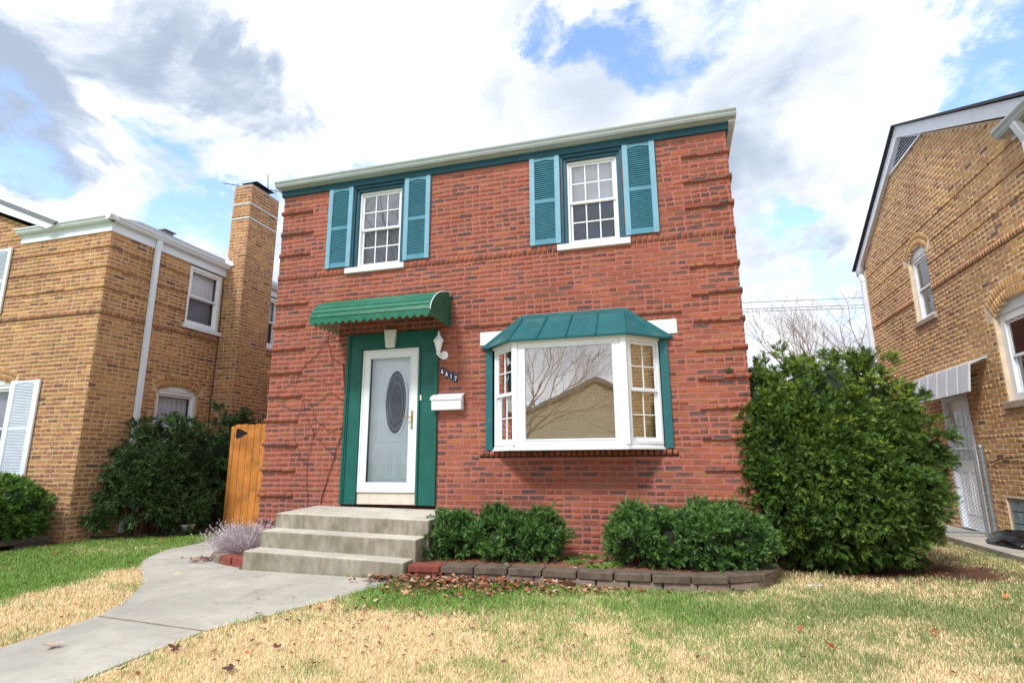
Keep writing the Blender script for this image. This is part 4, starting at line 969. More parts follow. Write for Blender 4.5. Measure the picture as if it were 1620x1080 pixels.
# chimney
CX0, CX1, CY0, CY1, CZ = -3.01, -2.575, 2.105, 2.95, 6.82
ch = M().box(FW, CX0, CX1, CY0, CY1, -.1, CZ-.01).build('chimney', M_MORT_Y, lh); ch['label'] = 'tall yellow brick chimney with two metal straps and a black cap'
Fc1 = FR((CX1, 0, 0), (0, 1, 0), (1, 0, 0)); Fc2 = FR((0, CY0, 0), (1, 0, 0), (0, -1, 0)); Fc3 = FR((CX0, 0, 0), (0, 1, 0), (-1, 0, 0))
b1 = []; b2 = []; b3 = []
for i in range(100):
    z0 = i*.068; fill_course(b1, z0, z0+.068, [(CY0-.008, CY1)], i, hp=.1); fill_course(b2, z0, z0+.068, [(CX0, CX1+.008)], i+1, hp=.1)
    if z0 > 4.9: fill_course(b3, z0, z0+.068, [(CY0, CY1)], i, hp=.1)
for bb in (b1, b2):
    for k, q in enumerate(bb):
        if q[1] > 6.55: bb[k] = q[:7]+(min(1, .75+.25*random.random()),)
emit_bricks(b1, Fc1, MB_YEL, ch, 200, hide=[(0, 640, 440, 1100), (436, 0, 700, 1100)]); emit_bricks(b2, Fc2, MB_YEL, ch, 100, stuffname='front_brickwork', hide=[(0, 640, 440, 1100)]); emit_bricks(b3, Fc3, MB_YEL, ch, 0)
for z in (6.40, 6.08):
    m = M(); m.box(FW, CX0-.014, CX1+.016, CY0-.016, CY0-.012, z, z+.022); m.box(FW, CX1+.012, CX1+.016, CY0-.016, CY1+.01, z, z+.022); m.build('strap', M_WHITE2, ch)
m = M(); m.box(FW, CX0, CX1, CY0, CY1, CZ-.009, CZ+.03); m.build('chimney_crown', M_STONEG, ch, .01)
m = M(); m.box(FW, -2.93, -2.66, 2.35, 2.72, CZ+.031, CZ+.16); m.add([(-3.0, 2.25, CZ+.16), (-2.59, 2.25, CZ+.16), (-2.59, 2.82, CZ+.16), (-3.0, 2.82, CZ+.16), (-2.86, 2.48, CZ+.25), (-2.73, 2.48, CZ+.25), (-2.73, 2.6, CZ+.25), (-2.86, 2.6, CZ+.25)], [(3, 2, 1, 0), (4, 5, 6, 7), (0, 1, 5, 4), (1, 2, 6, 5), (2, 3, 7, 6), (3, 0, 4, 7)])
m.build('chimney_cap', M_BLACK, ch)
m = M(); m.prism(FR((0, CY0-.012, 0), (1, 0, 0), (0, -1, 0)), [(-3.03, 5.06), (-2.80, 5.06), (-2.86, 5.16), (-2.93, 5.18), (-3.02, 5.36)], 0, .02); m.build('flashing', M_WHITE2, ch)
# aerial
an = thing('tv_aerial', (-3.6, 4.6, 5.5), 'thin metal television aerial on the left roof behind the chimney', 'aerial')
def ay(px, py, Y=4.6):
    d = raydir(px, py); return CAM+d*((Y-CAM.y)/d.y)
p0, p1 = ay(353, 290), ay(462, 306); mt_ = ay(424, 301); 
m = M(); m.tube([(mt_.x, 4.6, 5.5), mt_, ay(424, 276)], .012, 5); m.build('mast', M_WIRE, an)
m = M(); m.tube([p0, p1], .011, 5); m.build('boom', M_WIRE, an)
for k, (px, up_, dn_) in enumerate(((357, 3, 1), (363, 3, 1), (369, 3, 1), (376, 4, 1), (410, 5, 5), (438, 14, 12), (452, 28, 24))):
    c = p0.lerp(p1, (px-353)/109); m = M(); m.tube([c+Vector((0, 0, -dn_*.0115)), c+Vector((.01, 0, up_*.0115))], .007, 4); m.build('element', M_WIRE, an)

# ================================================================== RIGHT NEIGHBOUR
RX = 9.8497
rh = thing('brick_house', (13, 3, 0), 'pale yellow brick gabled house with white trim, at the right edge', 'house')
rw = M().box(FW, RX+.3, 17, -2, 6.3, -.1, 4.9).build('wall', M_MORT_Y2, rh)
FRS = FR((RX, 0, 0), (0, 1, 0), (-1, 0, 0))
zr = [3.852-.068*i for i in range(57, 0, -1)]+[3.852]+[3.955+.0674*i for i in range(5)]+[4.292+.068*i for i in range(38)]
ARA = (4.075, .365, 3.47, 4.60, .17, .23); ARB = (1.56, .55, 1.86, 3.02, .16, .26)
rops = [(3.17, 4.02, .0, 2.10), (1.2, 2.62, .10, .62)]
br = []
def rake(z): return (3.88-(6.80-z)/.515, 3.88+(6.80-z)/.53)
for i in range(len(zr)-1):
    z0, z1 = zr[i], zr[i+1]; zc_ = (z0+z1)/2
    if z1 > 6.42: break
    a, b = rake(z1); b = min(b, 6.6)
    if z0 < 4.98: a = -2.5
    led = any(abs(z0-(4.292+.34*k)) < .01 for k in range(3)); row = abs(z0-3.852) < .002
    bl = blocked(z0, z1, rops)
    for op in (ARA, ARB):
        q = arch_block(op, zc_); bl += [q] if q else []
    fill_course(br, z0, z1, sub_iv([(a, b)], bl), i, row, .006, (lambda p, q: .004) if led else None, hp=.1, rr=(.8, 1.))
arch_bricks(br, ARA); arch_bricks(br, ARB)
M_JSHADE = plain('painted_joint_shade_r', R_(92, 76, 62), .95, .3, 12)  # dark strip colour stands in for the recess shadow below the ledges
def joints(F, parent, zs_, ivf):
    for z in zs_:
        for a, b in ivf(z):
            m = M(); m.box(F, a, b, .0, .0035, z-.004, z+.006); m.build('joint_shadow_strip', M_JSHADE, parent)
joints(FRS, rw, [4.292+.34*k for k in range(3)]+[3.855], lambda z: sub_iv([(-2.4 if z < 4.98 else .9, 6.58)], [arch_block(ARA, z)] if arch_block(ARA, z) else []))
emit_bricks(br, FRS, MB_YEL2, rw, 300, hide=[(1165, 560, 1440, 1100), (1440, 620, 1505, 1100)])
backing(FRS, rw, -2.5, 6.6, 4.97, rops, [ARA, ARB], M_MORT_Y2)
m = M(); m.prism(FRS, [(.30, 4.97), (6.6, 4.97), (6.6, 5.36), (4.52, 6.44), (3.18, 6.44)], -.2, 0); m.build('gable_mortar', M_MORT_Y2, rw)
M().box(FW, RX+.0, 17, 6.6, 6.75, -.1, 5.2).build('rear_wall', M_MORT_Y2, rw); M().box(FW, RX+.0, 17, -2.65, -2.5, -.1, 5.0).build('front_wall', M_MORT_Y2, rw)
# triangular louvred vent
vt = M(); vt.prism(FRS, [(3.14, 6.43), (3.22, 6.43), (3.89, 6.79), (4.48, 6.43), (4.56, 6.43), (3.89, 6.86)], .0, .03); vt.box(FRS, 3.1, 4.6, .0, .03, 6.395, 6.43)
vent = vt.build('gable_vent', M_WHITE2, rh)
M().prism(FRS, [(3.18, 6.43), (4.52, 6.43), (3.89, 6.80)], -.1, -.05).build('vent_backing', M_BLACK, vent)
for k in range(6):
    z = 6.46+.058*k; a = 3.88-(6.80-z)/.515*1.0; b = 3.88+(6.80-z)/.53; m = M(); m.prism(FR((0, 0, 0), (1, 0, 0), (0, 1, 0)), [(RX-.012, z-.004), (RX+.03, z+.026), (RX+.036, z+.020), (RX-.006, z-.010)], a, b); m.build('louvre', M_WHITE2, vent)
# rakes and roof
for poly in ([(.25, 4.97), (3.885, 6.80), (3.885, 7.02), (.02, 5.06)], [(6.62, 5.32), (3.885, 6.80), (3.885, 7.02), (6.98, 5.30), (6.98, 5.16), (6.70, 5.20)]):
    m = M(); m.prism(FRS, poly, .002, .075); m.build('rake_board', M_WHITE2, rh, .004)
for poly in ([(0, 5.07), (3.885, 7.025), (3.885, 7.055), (-.05, 5.09)], [(3.885, 7.025), (7.02, 5.30), (7.05, 5.32), (3.885, 7.055)]):
    m = M(); m.prism(FRS, poly, -7.2, .13); m.build('roof', M_SHINGD, rh)
m = M(); m.box(FRS, -2.5, .95, .001, .022, 4.975, 5.10); m.build('frieze', M_WHITE2, rh, .003)
gutter(M(), Vector((RX-.06, 1.0, 5.04)), Vector((RX-.06, -2.8, 5.04)), (-1, 0, 0), .115, .14).build('gutter', M_GUT, rh)
m = M(); m.add([(RX-.18, 1.0, 5.158), (RX-.18, -2.8, 5.158), (RX+3.5, -2.8, 5.158), (RX+3.5, 1.0, 5.158), (RX+1.5, 1.0, 5.9), (RX+1.5, -1.4, 5.9)], [(0, 1, 5, 4), (1, 2, 5), (2, 3, 4, 5), (0, 4, 3), (3, 2, 1, 0)]); m.build('hip_roof', M_SHING, rh)
downspout(rh, [(RX-.14, .62, 5.05), (RX-.06, .60, 4.8), (RX-.06, .60, .1)], .045, .04)
gutter(M(), Vector((RX-.10, 6.72, 5.15)), Vector((16, 6.72, 5.15)), (0, 1, 0), .11, .16).build('gutter', M_GUT, rh)
downspout(rh, [(RX-.05, 6.78, 5.15), (RX-.045, 6.70, 4.95), (RX-.045, 6.68, .1)], .045, .04)
# windows, door
double_hung(rh, FRS, 3.715, 4.435, 3.48, 4.60, -.06, back=('n', 's'), label='narrow arched upstairs window in the gable wall', ft=.055, arch=arch_fill(4.075, .36, 4.62, .165))
M().box(FRS, 3.66, 4.49, -.08, .045, 3.395, 3.475).build('window_sill', M_STONEG, rh, .006)
double_hung(rh, FRS, 1.015, 2.105, 1.87, 3.02, -.06, back=('n', 's'), label='large arched ground floor side window at the right edge', ft=.10, arch=arch_fill(1.56, .545, 3.04, .155))
M().box(FRS, .96, 2.17, -.08, .045, 1.775, 1.865).build('window_sill', M_STONEG, rh, .006)
m = M(); rectframe(m, FRS, 3.175, 4.015, .09, 2.095, .07, -.10, .012, tb=.02); m.build('door_frame', M_WHITE2, rh, .003)
sdoor = M().box(FRS, 3.25, 3.94, -.09, -.05, .115, 2.02).build('side_door', M_WHITE, rh, .003); sdoor['label'] = 'white side door with nine small panes'
for i in range(3):
    for k in range(3):
        a = 3.34+.175*i; z = 1.12+.255*k; M().box(FRS, a, a+.16, -.0499, -.046, z, z+.235).build('door_pane', M_GLASSB if False else plain('door_pane_glass', R_(150, 172, 182), .15, .08, 4) if (i+k) == 0 else bpy.data.materials['door_pane_glass'], sdoor)
for a, b in ((3.34, 3.57), (3.62, 3.85)):
    m = M(); rectframe(m, FRS, a, b, .30, .95, .02, -.0499, -.042); m.build('door_panel', M_WHITE2, sdoor)
m = M(); m.lathe(FRS.p(3.86, -.05, 1.06), [(.03, 0), (.03, .01), (.012, .015), (.012, .04), (.028, .05), (.028, .07), (.01, .08)], 10, FRS.w); m.build('handle', M_BLACK, sdoor)
# side awning
aw = M(); aw.box(FRS, 2.42, 4.42, .012, .03, 2.50, 2.53); aw = aw.build('awning', M_AWNG, rh); aw['label'] = 'pale grey ribbed metal awning over the side door'
for i in range(12):
    y0 = 2.42+i*.1667; m = M(); pr_ = .0 if i % 2 else .014
    m.prism(FR((0, y0, 0), (-1, 0, 0), (0, 1, 0)), [(-RX+.03, 2.515), (-RX+.22, 2.43), (-RX+.27, 2.05), (-RX+.285+pr_, 2.05), (-RX+.235+pr_, 2.445), (-RX+.03, 2.53)], 0.002, .1645); m.build('rib', M_AWNG, aw)
# glass block basement window
gb = M(); rectframe(gb, FRS, 1.21, 2.61, .11, .61, .02, -.08, -.02); gb = gb.build('basement_window', M_STONEG, rh); gb['label'] = 'glass block basement window'
for i in range(7):
    for k in range(3):
        if k < 2 and 2 <= i <= 4: continue
        a = 1.235+i*.194; z = .135+k*.156; M().box(FRS, a, a+.184, -.06, -.022, z, z+.146).build('glass_block', M_GLASSB, gb, .008)
m = M(); rectframe(m, FRS, 1.63, 2.20, .135, .435, .04, -.06, -.01); m.build('hopper_frame', M_WHITE2, gb); M().box(FRS, 1.67, 2.16, -.05, -.045, .175, .395).build('hopper_pane', M_SCREEN, gb)
m = M(); m.tube([(RX-.02, 1.2, 1.16), (RX-.03, 2.0, 1.16), (RX-.02, 2.55, 1.13), (RX-.02, 2.8, 1.08)], .007, 5); m.build('cable', M_BLACK, rh)

# ================================================================== YARD
# block wall of the planting bed
rwl = thing('retaining_wall', (4.7, -1.2, -.05), 'low curved retaining wall of grey brown blocks in front of the foundation shrubs', 'retaining wall')
def along(pts, step):
    P = [Vector(p) for p in pts]; L = [0]
    for i in range(1, len(P)): L.append(L[-1]+(P[i]-P[i-1]).length)
    out = []; s = 0
    while s <= L[-1]:
        i = max(k for k in range(len(L)) if L[k] <= s+1e-9); i = min(i, len(P)-2); t = (s-L[i])/(L[i+1]-L[i]); out.append(P[i]+(P[i+1]-P[i])*t); s += step
    return out
wx = np.linspace(2.92, 6.05, 20); wl = [(float(a), float(bed_wall(a)), 0) for a in wx]+[(6.22, -1.0, 0), (6.34, -.86, 0), (6.41, -.68, 0), (6.45, -.45, 0), (6.455, -.1, 0)]
wl = [(x, y+.02*math.sin(x*2.1), 0) for x, y, z in wl]
def blockrow(step, z0, z1, out, dep, mat, off, redn):
    P = along(wl, step/4); k = 0
    i = int(off)
    while i+4 < len(P):
        a, b = P[i], P[i+4]; d = (b-a).normalized(); n = Vector((d.y, -d.x, 0)); g = .0015
        h0 = gzf(a.x, a.y); m = M(); a2, b2 = a+d*g, b-d*g; oo = out+random.uniform(-.008, .008); dz = random.uniform(-.004, .004)
        vs = [a2-n*dep, b2-n*dep, b2+n*oo-d*.006, b2+n*(oo+.006)-d*.03, a2+n*(oo+.006)+d*.03, a2+n*oo+d*.006]
        m.slab([(v.x, v.y) for v in vs], z0+dz, z1+dz)
        m.build('cap_block' if mat is M_CAP else 'block', M_BLOCKR if k < redn else mat, rwl, .005); i += 4; k += 1
blockrow(.30, -.09, .066, .0, .14, M_BLOCK, 1, 1); blockrow(.34, 0.0685, .128, .022, .2, M_CAP, 0, 1)
# red block edging with the dry lavender, left of the steps
re = thing('bed_edging', (.45, -1, 0), 'short edging of rough red blocks beside the bottom step under the dry grey shrub', 'edging')
for (x, y, rot, h, mt) in ((.80, -1.16, -.28, .105, M_BLOCKR), (.57, -1.08, -.35, .10, M_BLOCKR), (.36, -.99, -.5, .095, M_BLOCK), (.17, -.84, -.95, .09, M_BLOCK), (.04, -.62, -1.2, .09, M_BLOCK)):
    F = FR((x, y, 0), (math.cos(-rot*1.0+PI), math.sin(-rot+PI), 0), (0, 0, 0) if False else (math.sin(rot), -math.cos(rot), 0))
    M().box(FR((x, y, 0), (math.cos(rot), math.sin(rot), 0), (math.sin(rot), -math.cos(rot), 0)), -.105, .105, -.08, .07, -.05, h).build('block', mt, re, .012)
sl = M().slab([(.12, -.8), (.9, -1.1), (.92, -.02), (-.2, -.02), (-.1, -.5)], -.05, .07).build('shrub_bed', M_MULCH); sl['kind'] = 'structure'
# wooden gate
gt = thing('wooden_gate', (-1.5, 1.5, 0), 'orange stained vertical plank gate standing between the two houses', 'gate')
GY = 1.5
for i in range(8):
    x = -1.855+i*.138; m = M(); z1 = 1.80+.006*math.sin(i*2.3)
    m.prism(FR((0, GY, 0), (1, 0, 0), (0, -1, 0)), [(x, .06), (x+.131, .06), (x+.131, z1-.012), (x+.118, z1), (x+.067, z1+.004), (x+.016, z1), (x, z1-.012)], 0, .018); m.build('plank', M_ORANGE, gt, .003)
for z in (.4, 1.5): M().box(FW, -1.85, -.75, GY+.001, GY+.04, z, z+.09).build('rail', M_ORANGE, gt)
m = M(); m.prism(FR((0, GY, 0), (1, 0, 0), (0, -1, 0)), [(-1.815, 1.57), (-1.765, 1.57), (-1.60, 1.635), (-1.585, 1.65), (-1.60, 1.665), (-1.765, 1.73), (-1.815, 1.73)], .0185, .026); m.build('strap_hinge', M_BLACK, gt)
m = M(); m.box(FW, -1.93, -1.862, GY-.02, GY+.06, -.05, 1.77); m.build('post', M_ORANGE, gt, .004)
# pot, timber edging, black edging, gravel
pt_ = M(); pt_.lathe((-2.16, .98, .02), [(.08, 0), (.11, .13), (.12, .13), (.12, .15), (.105, .15), (.10, .12)], 20)
tag(pt_.build('plant_pot', M_POT, smooth=False), 'white plastic plant pot under the dark hedge', 'plant pot')
te = thing('timber_edging', (-3.3, -1.1, 0), 'weathered dark timber edging round the bed at the far left', 'edging')
for (x0, x1, y0, y1, z0, z1) in ((-3.20, -3.06, -1.75, -.50, .075, .145), (-3.18, -3.07, -1.70, -1.15, -.02, .073), (-3.18, -3.07, -.95, -.55, -.02, .073), (-4.9, -3.22, -1.75, -1.62, .075, .14), (-4.8, -3.3, -1.74, -1.63, -.02, .073)):
    M().box(FW, x0, x1, y0, y1, z0, z1).build('timber', M_TIMB, te, .008)
eg = [(-3.05, .02), (-2.7, .38), (-2.35, .62), (-2.05, .86), (-1.85, 1.2), (-1.75, 1.45)]
m = M(); m.tube([(x, y, .045) for x, y in eg], .022, 6); tag(m.build('lawn_edging', M_BLACK), 'black plastic lawn edging along the gravel strip below the hedge', 'edging')
def pebbles(name, pts, smin, smax, mat, parent=None):
    V = []; Fc = []; t = [(1, 0, 0), (0, 1, 0), (-1, 0, 0), (0, -1, 0), (.1, .1, .8), (.5, .5, .35), (-.5, .5, .4)]
    n = len(pts); base = np.array([(1, 0, 0), (.5, .85, 0), (-.5, .8, 0), (-1, 0, 0), (-.45, -.85, 0), (.5, -.8, 0), (.35, .1, .6), (-.3, .35, .65), (-.1, -.4, .6)])
    fc = np.array([(0, 1, 6), (1, 7, 6), (1, 2, 7), (2, 3, 7), (3, 8, 7), (3, 4, 8), (4, 5, 8), (5, 6, 8), (5, 0, 6), (6, 7, 8)])
    s = rng.uniform(smin, smax, n); a = rng.uniform(0, 2*PI, n); c, d = np.cos(a), np.sin(a)
    B = base[None]*s[:, None, None]*rng.uniform(.7, 1.2, (n, 9, 3)); X = B[..., 0]*c[:, None]-B[..., 1]*d[:, None]; Y = B[..., 0]*d[:, None]+B[..., 1]*c[:, None]
    P = np.stack([X+pts[:, 0:1], Y+pts[:, 1:2], B[..., 2]+pts[:, 2:3]-.004], 2).reshape(-1, 3)
    Fa = (fc[None]+9*np.arange(n)[:, None, None]).reshape(-1, 3)
    return npmesh(name, P, Fa, mat, parent, kind='stuff')
q = []
while len(q) < 900:
    x, y = random.uniform(-3.0, -1.7), random.uniform(0, 2.4)
    ye = np.interp(x, [e[0] for e in eg], [e[1] for e in eg])
    if y > ye+.03 and y < ye+1.0: q.append((x, y, .03))
tag(pebbles('gravel', np.array(q), .015, .035, M_STONES), 'strip of pale gravel between black edging and hedge', 'gravel')
# mulch chips
q = []
while len(q) < 2600:
    x, y = random.uniform(2.95, 6.4), random.uniform(-1.1, -.02)
    if y > bed_wall(x)+.12: q.append((x, y, .108))
while len(q) < 2850:
    x, y = random.gauss(8.1, .9), random.gauss(.1, .6)
    if 6.4 < x < 9.15 and -.7 < y < 2: q.append((x, y, .0))
tag(pebbles('mulch_chips', np.array(q), .008, .024, M_MULCH), 'red brown mulch chips on the planting beds', 'mulch')
# rubbish bag, white litter
bg_ = M(); seg = 20; 
V = []; 
for i in range(9):
    for k in range(seg):
        t = i/8*PI/2; a = 2*PI*k/seg; r = math.cos(t)**.6*(1+.10*math.sin(5*a+i)+.06*math.sin(9*a-2*i)); V.append((9.62+.25*r*math.cos(a), 2.02+.42*r*math.sin(a), .071+.17*math.sin(t)*(1+.12*math.sin(3*a+2*i))))
bg_.add(V, [(i*seg+k, i*seg+(k+1) % seg, (i+1)*seg+(k+1) % seg, (i+1)*seg+k) for i in range(8) for k in range(seg)]+[tuple(range(seg))[::-1], tuple(8*seg+k for k in range(seg))])
tag(bg_.build('plastic_bag', M_BAG, smooth=True), 'crumpled black plastic bag lying on the concrete walkway at the right edge', 'bag')
m = M(); m.box(FR((6.72, -.72, 0), (1, .15, 0), (.15, -1, 0)), -.07, .07, -.015, .015, .004, .012); tag(m.build('paper_scrap', M_WHITE), 'small white scrap of paper on the ground at the right end of the block wall', 'litter')
# chain link gate and posts
cg = thing('chain_link_gate', (9.4, 2.9, 0), 'grey chain link gate across the walkway by the right house', 'gate')
GYY = 2.9
m = M()
m.tube([(8.93, GYY, .09), (8.93, GYY, 1.24), (9.0, GYY, 1.27), (9.62, GYY, 1.27), (9.69, GYY, 1.24), (9.69, GYY, .09)], .019, 8); m.tube([(8.93, GYY, .13), (9.69, GYY, .13)], .017, 8); m.build('gate_frame', M_STEEL, cg)
m = M(); s = .052
for k in range(-24, 16):
    for sg in (1, -1):
        x0 = 8.93+k*s; pts = []
        for j in range(0, 24):
            z = .13+j*s; x = x0+j*s if sg == 1 else 9.69-k*s-j*s
            if 8.93 <= x <= 9.69 and z <= 1.26: pts.append((x, GYY+(.003 if j % 2 else -.003), z))
        if len(pts) > 1: m.tube([pts[0], pts[-1]], .0022, 3)
m.build('wire_mesh', M_STEEL, cg)
m = M(); m.box(FW, 8.90, 8.97, GYY-.03, GYY-.02, .62, .72); m.tube([(8.90, GYY-.03, .66), (8.86, GYY-.05, .64)], .012, 5); m.build('latch', M_BLACK, cg)
def post(x, y, h, lb):
    m = M(); m.tube([(x, y, -.05), (x, y, h)], .032, 10); t = thing('fence_post', (x, y, 0), lb, 'fence post'); m.build('post_tube', M_STEEL, t)
    M().lathe((x, y, h), [(.037, -.02), (.037, 0), (.03, .025), (.012, .04)], 10).build('post_cap', M_STEEL, t)
    for z in (.3, .85): M().lathe((x, y, z), [(.038, 0), (.038, .03)], 10).build('clamp', M_STEEL, t)
post(9.775, 2.88, 1.30, 'grey steel fence post against the yellow brick wall right of the chain link gate'); post(8.84, 2.9, 1.28, 'grey steel fence post behind the big yew at the left of the chain link gate')
# ---- vines on the facade
vn = thing('bare_vine', (.9, 0, .6), 'thin leafless vine stems climbing the brick left of the door', 'vine')
def vine(pts, r):
    P = [Vector((x, -.014-.004*math.sin(i*1.7), z)) for i, (x, z) in enumerate(pts)]
    Q = []
    for i in range(len(P)-1):
        for k in range(5):
            t = k/5; Q.append(P[i].lerp(P[i+1], t)+Vector((random.uniform(-.008, .008), 0, random.uniform(-.008, .008))))
    Q.append(P[-1]); m = M(); m.tube(Q, [r*.85*(1-.5*i/len(Q)) for i in range(len(Q))], 4); m.build('stem', M_VINE, vn)
for pts, r in (([(.98, .61), (1.08, 1.0), (1.24, 1.5), (1.26, 2.0), (1.2, 2.5)], .008), ([(.78, .6), (.74, 1.1), (.80, 1.55), (.66, 1.8), (.6, 2.0)], .005),
    ([(1.26, 1.6), (1.05, 1.55), (.82, 1.72), (.72, 1.95), (.5, 2.1)], .005), ([(1.25, 1.95), (1.02, 2.1), (.85, 1.95), (.6, 1.85), (.3, 1.9), (.12, 1.8)], .004),
    ([(1.26, 2.1), (1.22, 2.45), (1.0, 2.6), (.92, 2.9), (1.16, 2.93)], .006), ([(1.2, 2.8), (.95, 2.85), (.75, 2.62), (.5, 2.42), (.42, 2.1), (.2, 1.95)], .005),
    ([(1.24, 2.3), (1.0, 2.2), (.7, 2.3), (.4, 2.25), (.12, 2.1)], .004), ([(.8, 1.5), (1.0, 1.75), (1.2, 1.7)], .004), ([(.75, 1.1), (.5, 1.3), (.3, 1.25)], .003),
    ([(1.2, 1.2), (1.0, 1.35), (.8, 1.5), (.55, 1.45)], .004), ([(.95, 2.9), (.8, 2.75), (.62, 2.7)], .003), ([(.6, 2.0), (.5, 1.7), (.52, 1.4)], .003), ([(1.0, 2.6), (1.1, 2.35), (1.24, 2.3)], .003)): vine(pts, r)

# ================================================================== FOLIAGE
def shoot_template(npair, L, nl, nw, ang, flat=.25):
    V = []; Fc = []
    V += [(-.002, 0, 0), (.002, 0, 0), (0, 0, L)]; Fc.append((0, 1, 2))
    for i in range(npair):
        z = L*(.08+.86*i/(npair-1)); l = nl*(1-.45*(i/(npair-1))**2)
        for sg in (1, -1):
            a = ang*(1-.35*i/(npair-1)); dx, dz = math.sin(a)*sg, math.cos(a); y = flat*l*random.uniform(-1, 1)
            px, pz = -dz*nw*.5*sg, dx*nw*.5*sg
            n = len(V); V += [(px, 0, z+pz), (-px, 0, z-pz), (dx*l, y, z+dz*l)]; Fc.append((n, n+1, n+2))
    return np.array(V), np.array(Fc)
def scatter(name, P, D, S_, tmpl, mat, parent, rnd, loc):
    V0, F0 = tmpl; n = len(P)
    D = D/np.linalg.norm(D, axis=1, keepdims=True)
    r = rng.normal(size=(n, 3)); A = np.cross(D, r); A /= np.linalg.norm(A, axis=1, keepdims=True); B = np.cross(D, A)
    V = P[:, None]+(V0[None, :, 0:1]*A[:, None]+V0[None, :, 1:2]*B[:, None]+V0[None, :, 2:3]*D[:, None])*S_[:, None, None]
    Fa = (F0[None]+len(V0)*np.arange(n)[:, None, None]).reshape(-1, 3)
    return npmesh(name, V.reshape(-1, 3), Fa, mat, parent, loc, attrs=np.clip(np.repeat(rnd, len(F0))+rng.normal(0, .13, n*len(F0)), 0, 1))
def superpt(c, r, p, D, down=1.0):
    q = (np.abs(D[:, 0]/r[0])**p+np.abs(D[:, 1]/r[1])**p+np.abs(D[:, 2]/np.where(D[:, 2] < 0, r[2]*down, r[2]))**p)**(-1/p)
    return q
def bush(thingname, loc, label, cat, lobes, nclump, per, tmpl, mat, upb=.5, csz=.1, jit=.14, group=None, partname='foliage', stems=6, size=(.8, 1.3), tipb=0., seed=0, gapn=.0):
    """lobes: (cx,cy,cz,rx,ry,rz,p)"""
    root = thing(thingname, loc, label, cat, group)
    P = []; Dr = []; Rn = []
    w = np.array([l[3]*l[4]+l[3]*l[5]+l[4]*l[5] for l in lobes]); w = w/w.sum()
    for li, l in enumerate(lobes):
        n = int(nclump*w[li]); c = np.array(l[:3]); r = l[3:6]; p = l[6]
        D = rng.normal(size=(n*2, 3)); D /= np.linalg.norm(D, axis=1, keepdims=True)
        q = superpt(c, r, p, D); bump_ = 1+.16*(vnoise(D[:, 0]*3+D[:, 2]*2, D[:, 1]*3-D[:, 2]*2.3, seed+li, 3, 1.6)-.5)*2*jit/.14
        rad = q*bump_*(1.02-np.abs(rng.normal(0, .10, n*2)))
        C = c+D*rad[:, None]
        keep = C[:, 2] > loc[2]+.03
        for lj, m_ in enumerate(lobes):
            if lj == li: continue
            d = np.abs((C-np.array(m_[:3]))/np.array(m_[3:6])); keep &= (d[:, 0]**m_[6]+d[:, 1]**m_[6]+d[:, 2]**m_[6]) > .35
        if gapn: keep &= vnoise(C[:, 0]*2.1+C[:, 1], C[:, 2]*2.1-C[:, 1], seed+9, 2, 1.4) > gapn
        C = C[keep][:n]; D = D[keep][:n]; nn = len(C)
        nb = 6; bd = D[:, None]*.8+rng.normal(size=(nn, nb, 3))*.62+np.array([0, 0, upb]); bd /= np.linalg.norm(bd, axis=2, keepdims=True)
        bi = rng.integers(0, nb, (nn, per)); b_ = bd[np.arange(nn)[:, None], bi]; tt = rng.uniform(0, 1, (nn, per, 1))**.8
        ln = csz*rng.uniform(1.3, 2.4, (nn, 1, 1))*np.where(rng.uniform(0, 1, (nn, 1, 1)) < .06, 1.7, 1.); cl = b_*tt*ln-D[:, None]*ln*.45+rng.normal(size=(nn, per, 3))*csz*.13
        PP = (C[:, None]+cl).reshape(-1, 3)
        dd = (b_*.8+rng.normal(size=cl.shape)*.42).reshape(-1, 3)
        cr = rng.uniform(0, 1, nn)
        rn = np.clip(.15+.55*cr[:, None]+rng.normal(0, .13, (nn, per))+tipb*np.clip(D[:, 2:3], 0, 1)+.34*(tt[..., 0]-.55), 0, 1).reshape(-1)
        P.append(PP); Dr.append(dd); Rn.append(rn)
    P = np.concatenate(P); Dr = np.concatenate(Dr); Rn = np.concatenate(Rn); k = P[:, 2] > loc[2]+.01
    P, Dr, Rn = P[k], Dr[k], Rn[k]
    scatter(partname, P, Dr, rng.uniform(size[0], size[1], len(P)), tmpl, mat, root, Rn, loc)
    # woody stems inside the crown
    for l in lobes:
        D = rng.normal(size=(420, 3)); D /= np.linalg.norm(D, axis=1, keepdims=True)
    m = M()
    for l in lobes[:4]:
        for s in range(stems):
            a = 2*PI*s/stems+random.random(); e = Vector((l[0]+l[3]*.75*math.cos(a), l[1]+l[4]*.75*math.sin(a), l[2]+l[5]*random.uniform(.1, .7))); b = Vector((l[0]+.08*math.cos(a), l[1]+.08*math.sin(a), loc[2]-.03))
            mid = b.lerp(e, .5)+Vector((0, 0, -.1*l[5])); m.tube([b, mid, e], [.02, .014, .005], 5)
    m.build('stems', M_VINE, root)
    return root
def core(root, lobes, mat, f=.74, n=14):  # solid hull added inside the bush to block light passing through
    m = M()
    for l in lobes:
        vs = []; 
        for i in range(n//2+1):
            for k in range(n):
                t = -PI/2+PI*i/(n//2); a = 2*PI*k/n; D = np.array([[math.cos(t)*math.cos(a), math.cos(t)*math.sin(a), math.sin(t)+1e-6]])
                q = float(superpt(l[:3], l[3:6], l[6], D)[0])*f*(1+.12*math.sin(3*a+2*t)); vs.append((l[0]+D[0, 0]*q, l[1]+D[0, 1]*q, max(l[2]+D[0, 2]*q, .05)))
        m.add(vs, [(i*n+k, i*n+(k+1) % n, (i+1)*n+(k+1) % n, (i+1)*n+k) for i in range(n//2) for k in range(n)])
    return m.build('light_block_core', mat, root)
M_CORE = plain('block_core_green', (.012, .026, .010), .95, .4, 12)  # dark green of the added light-blocking hull
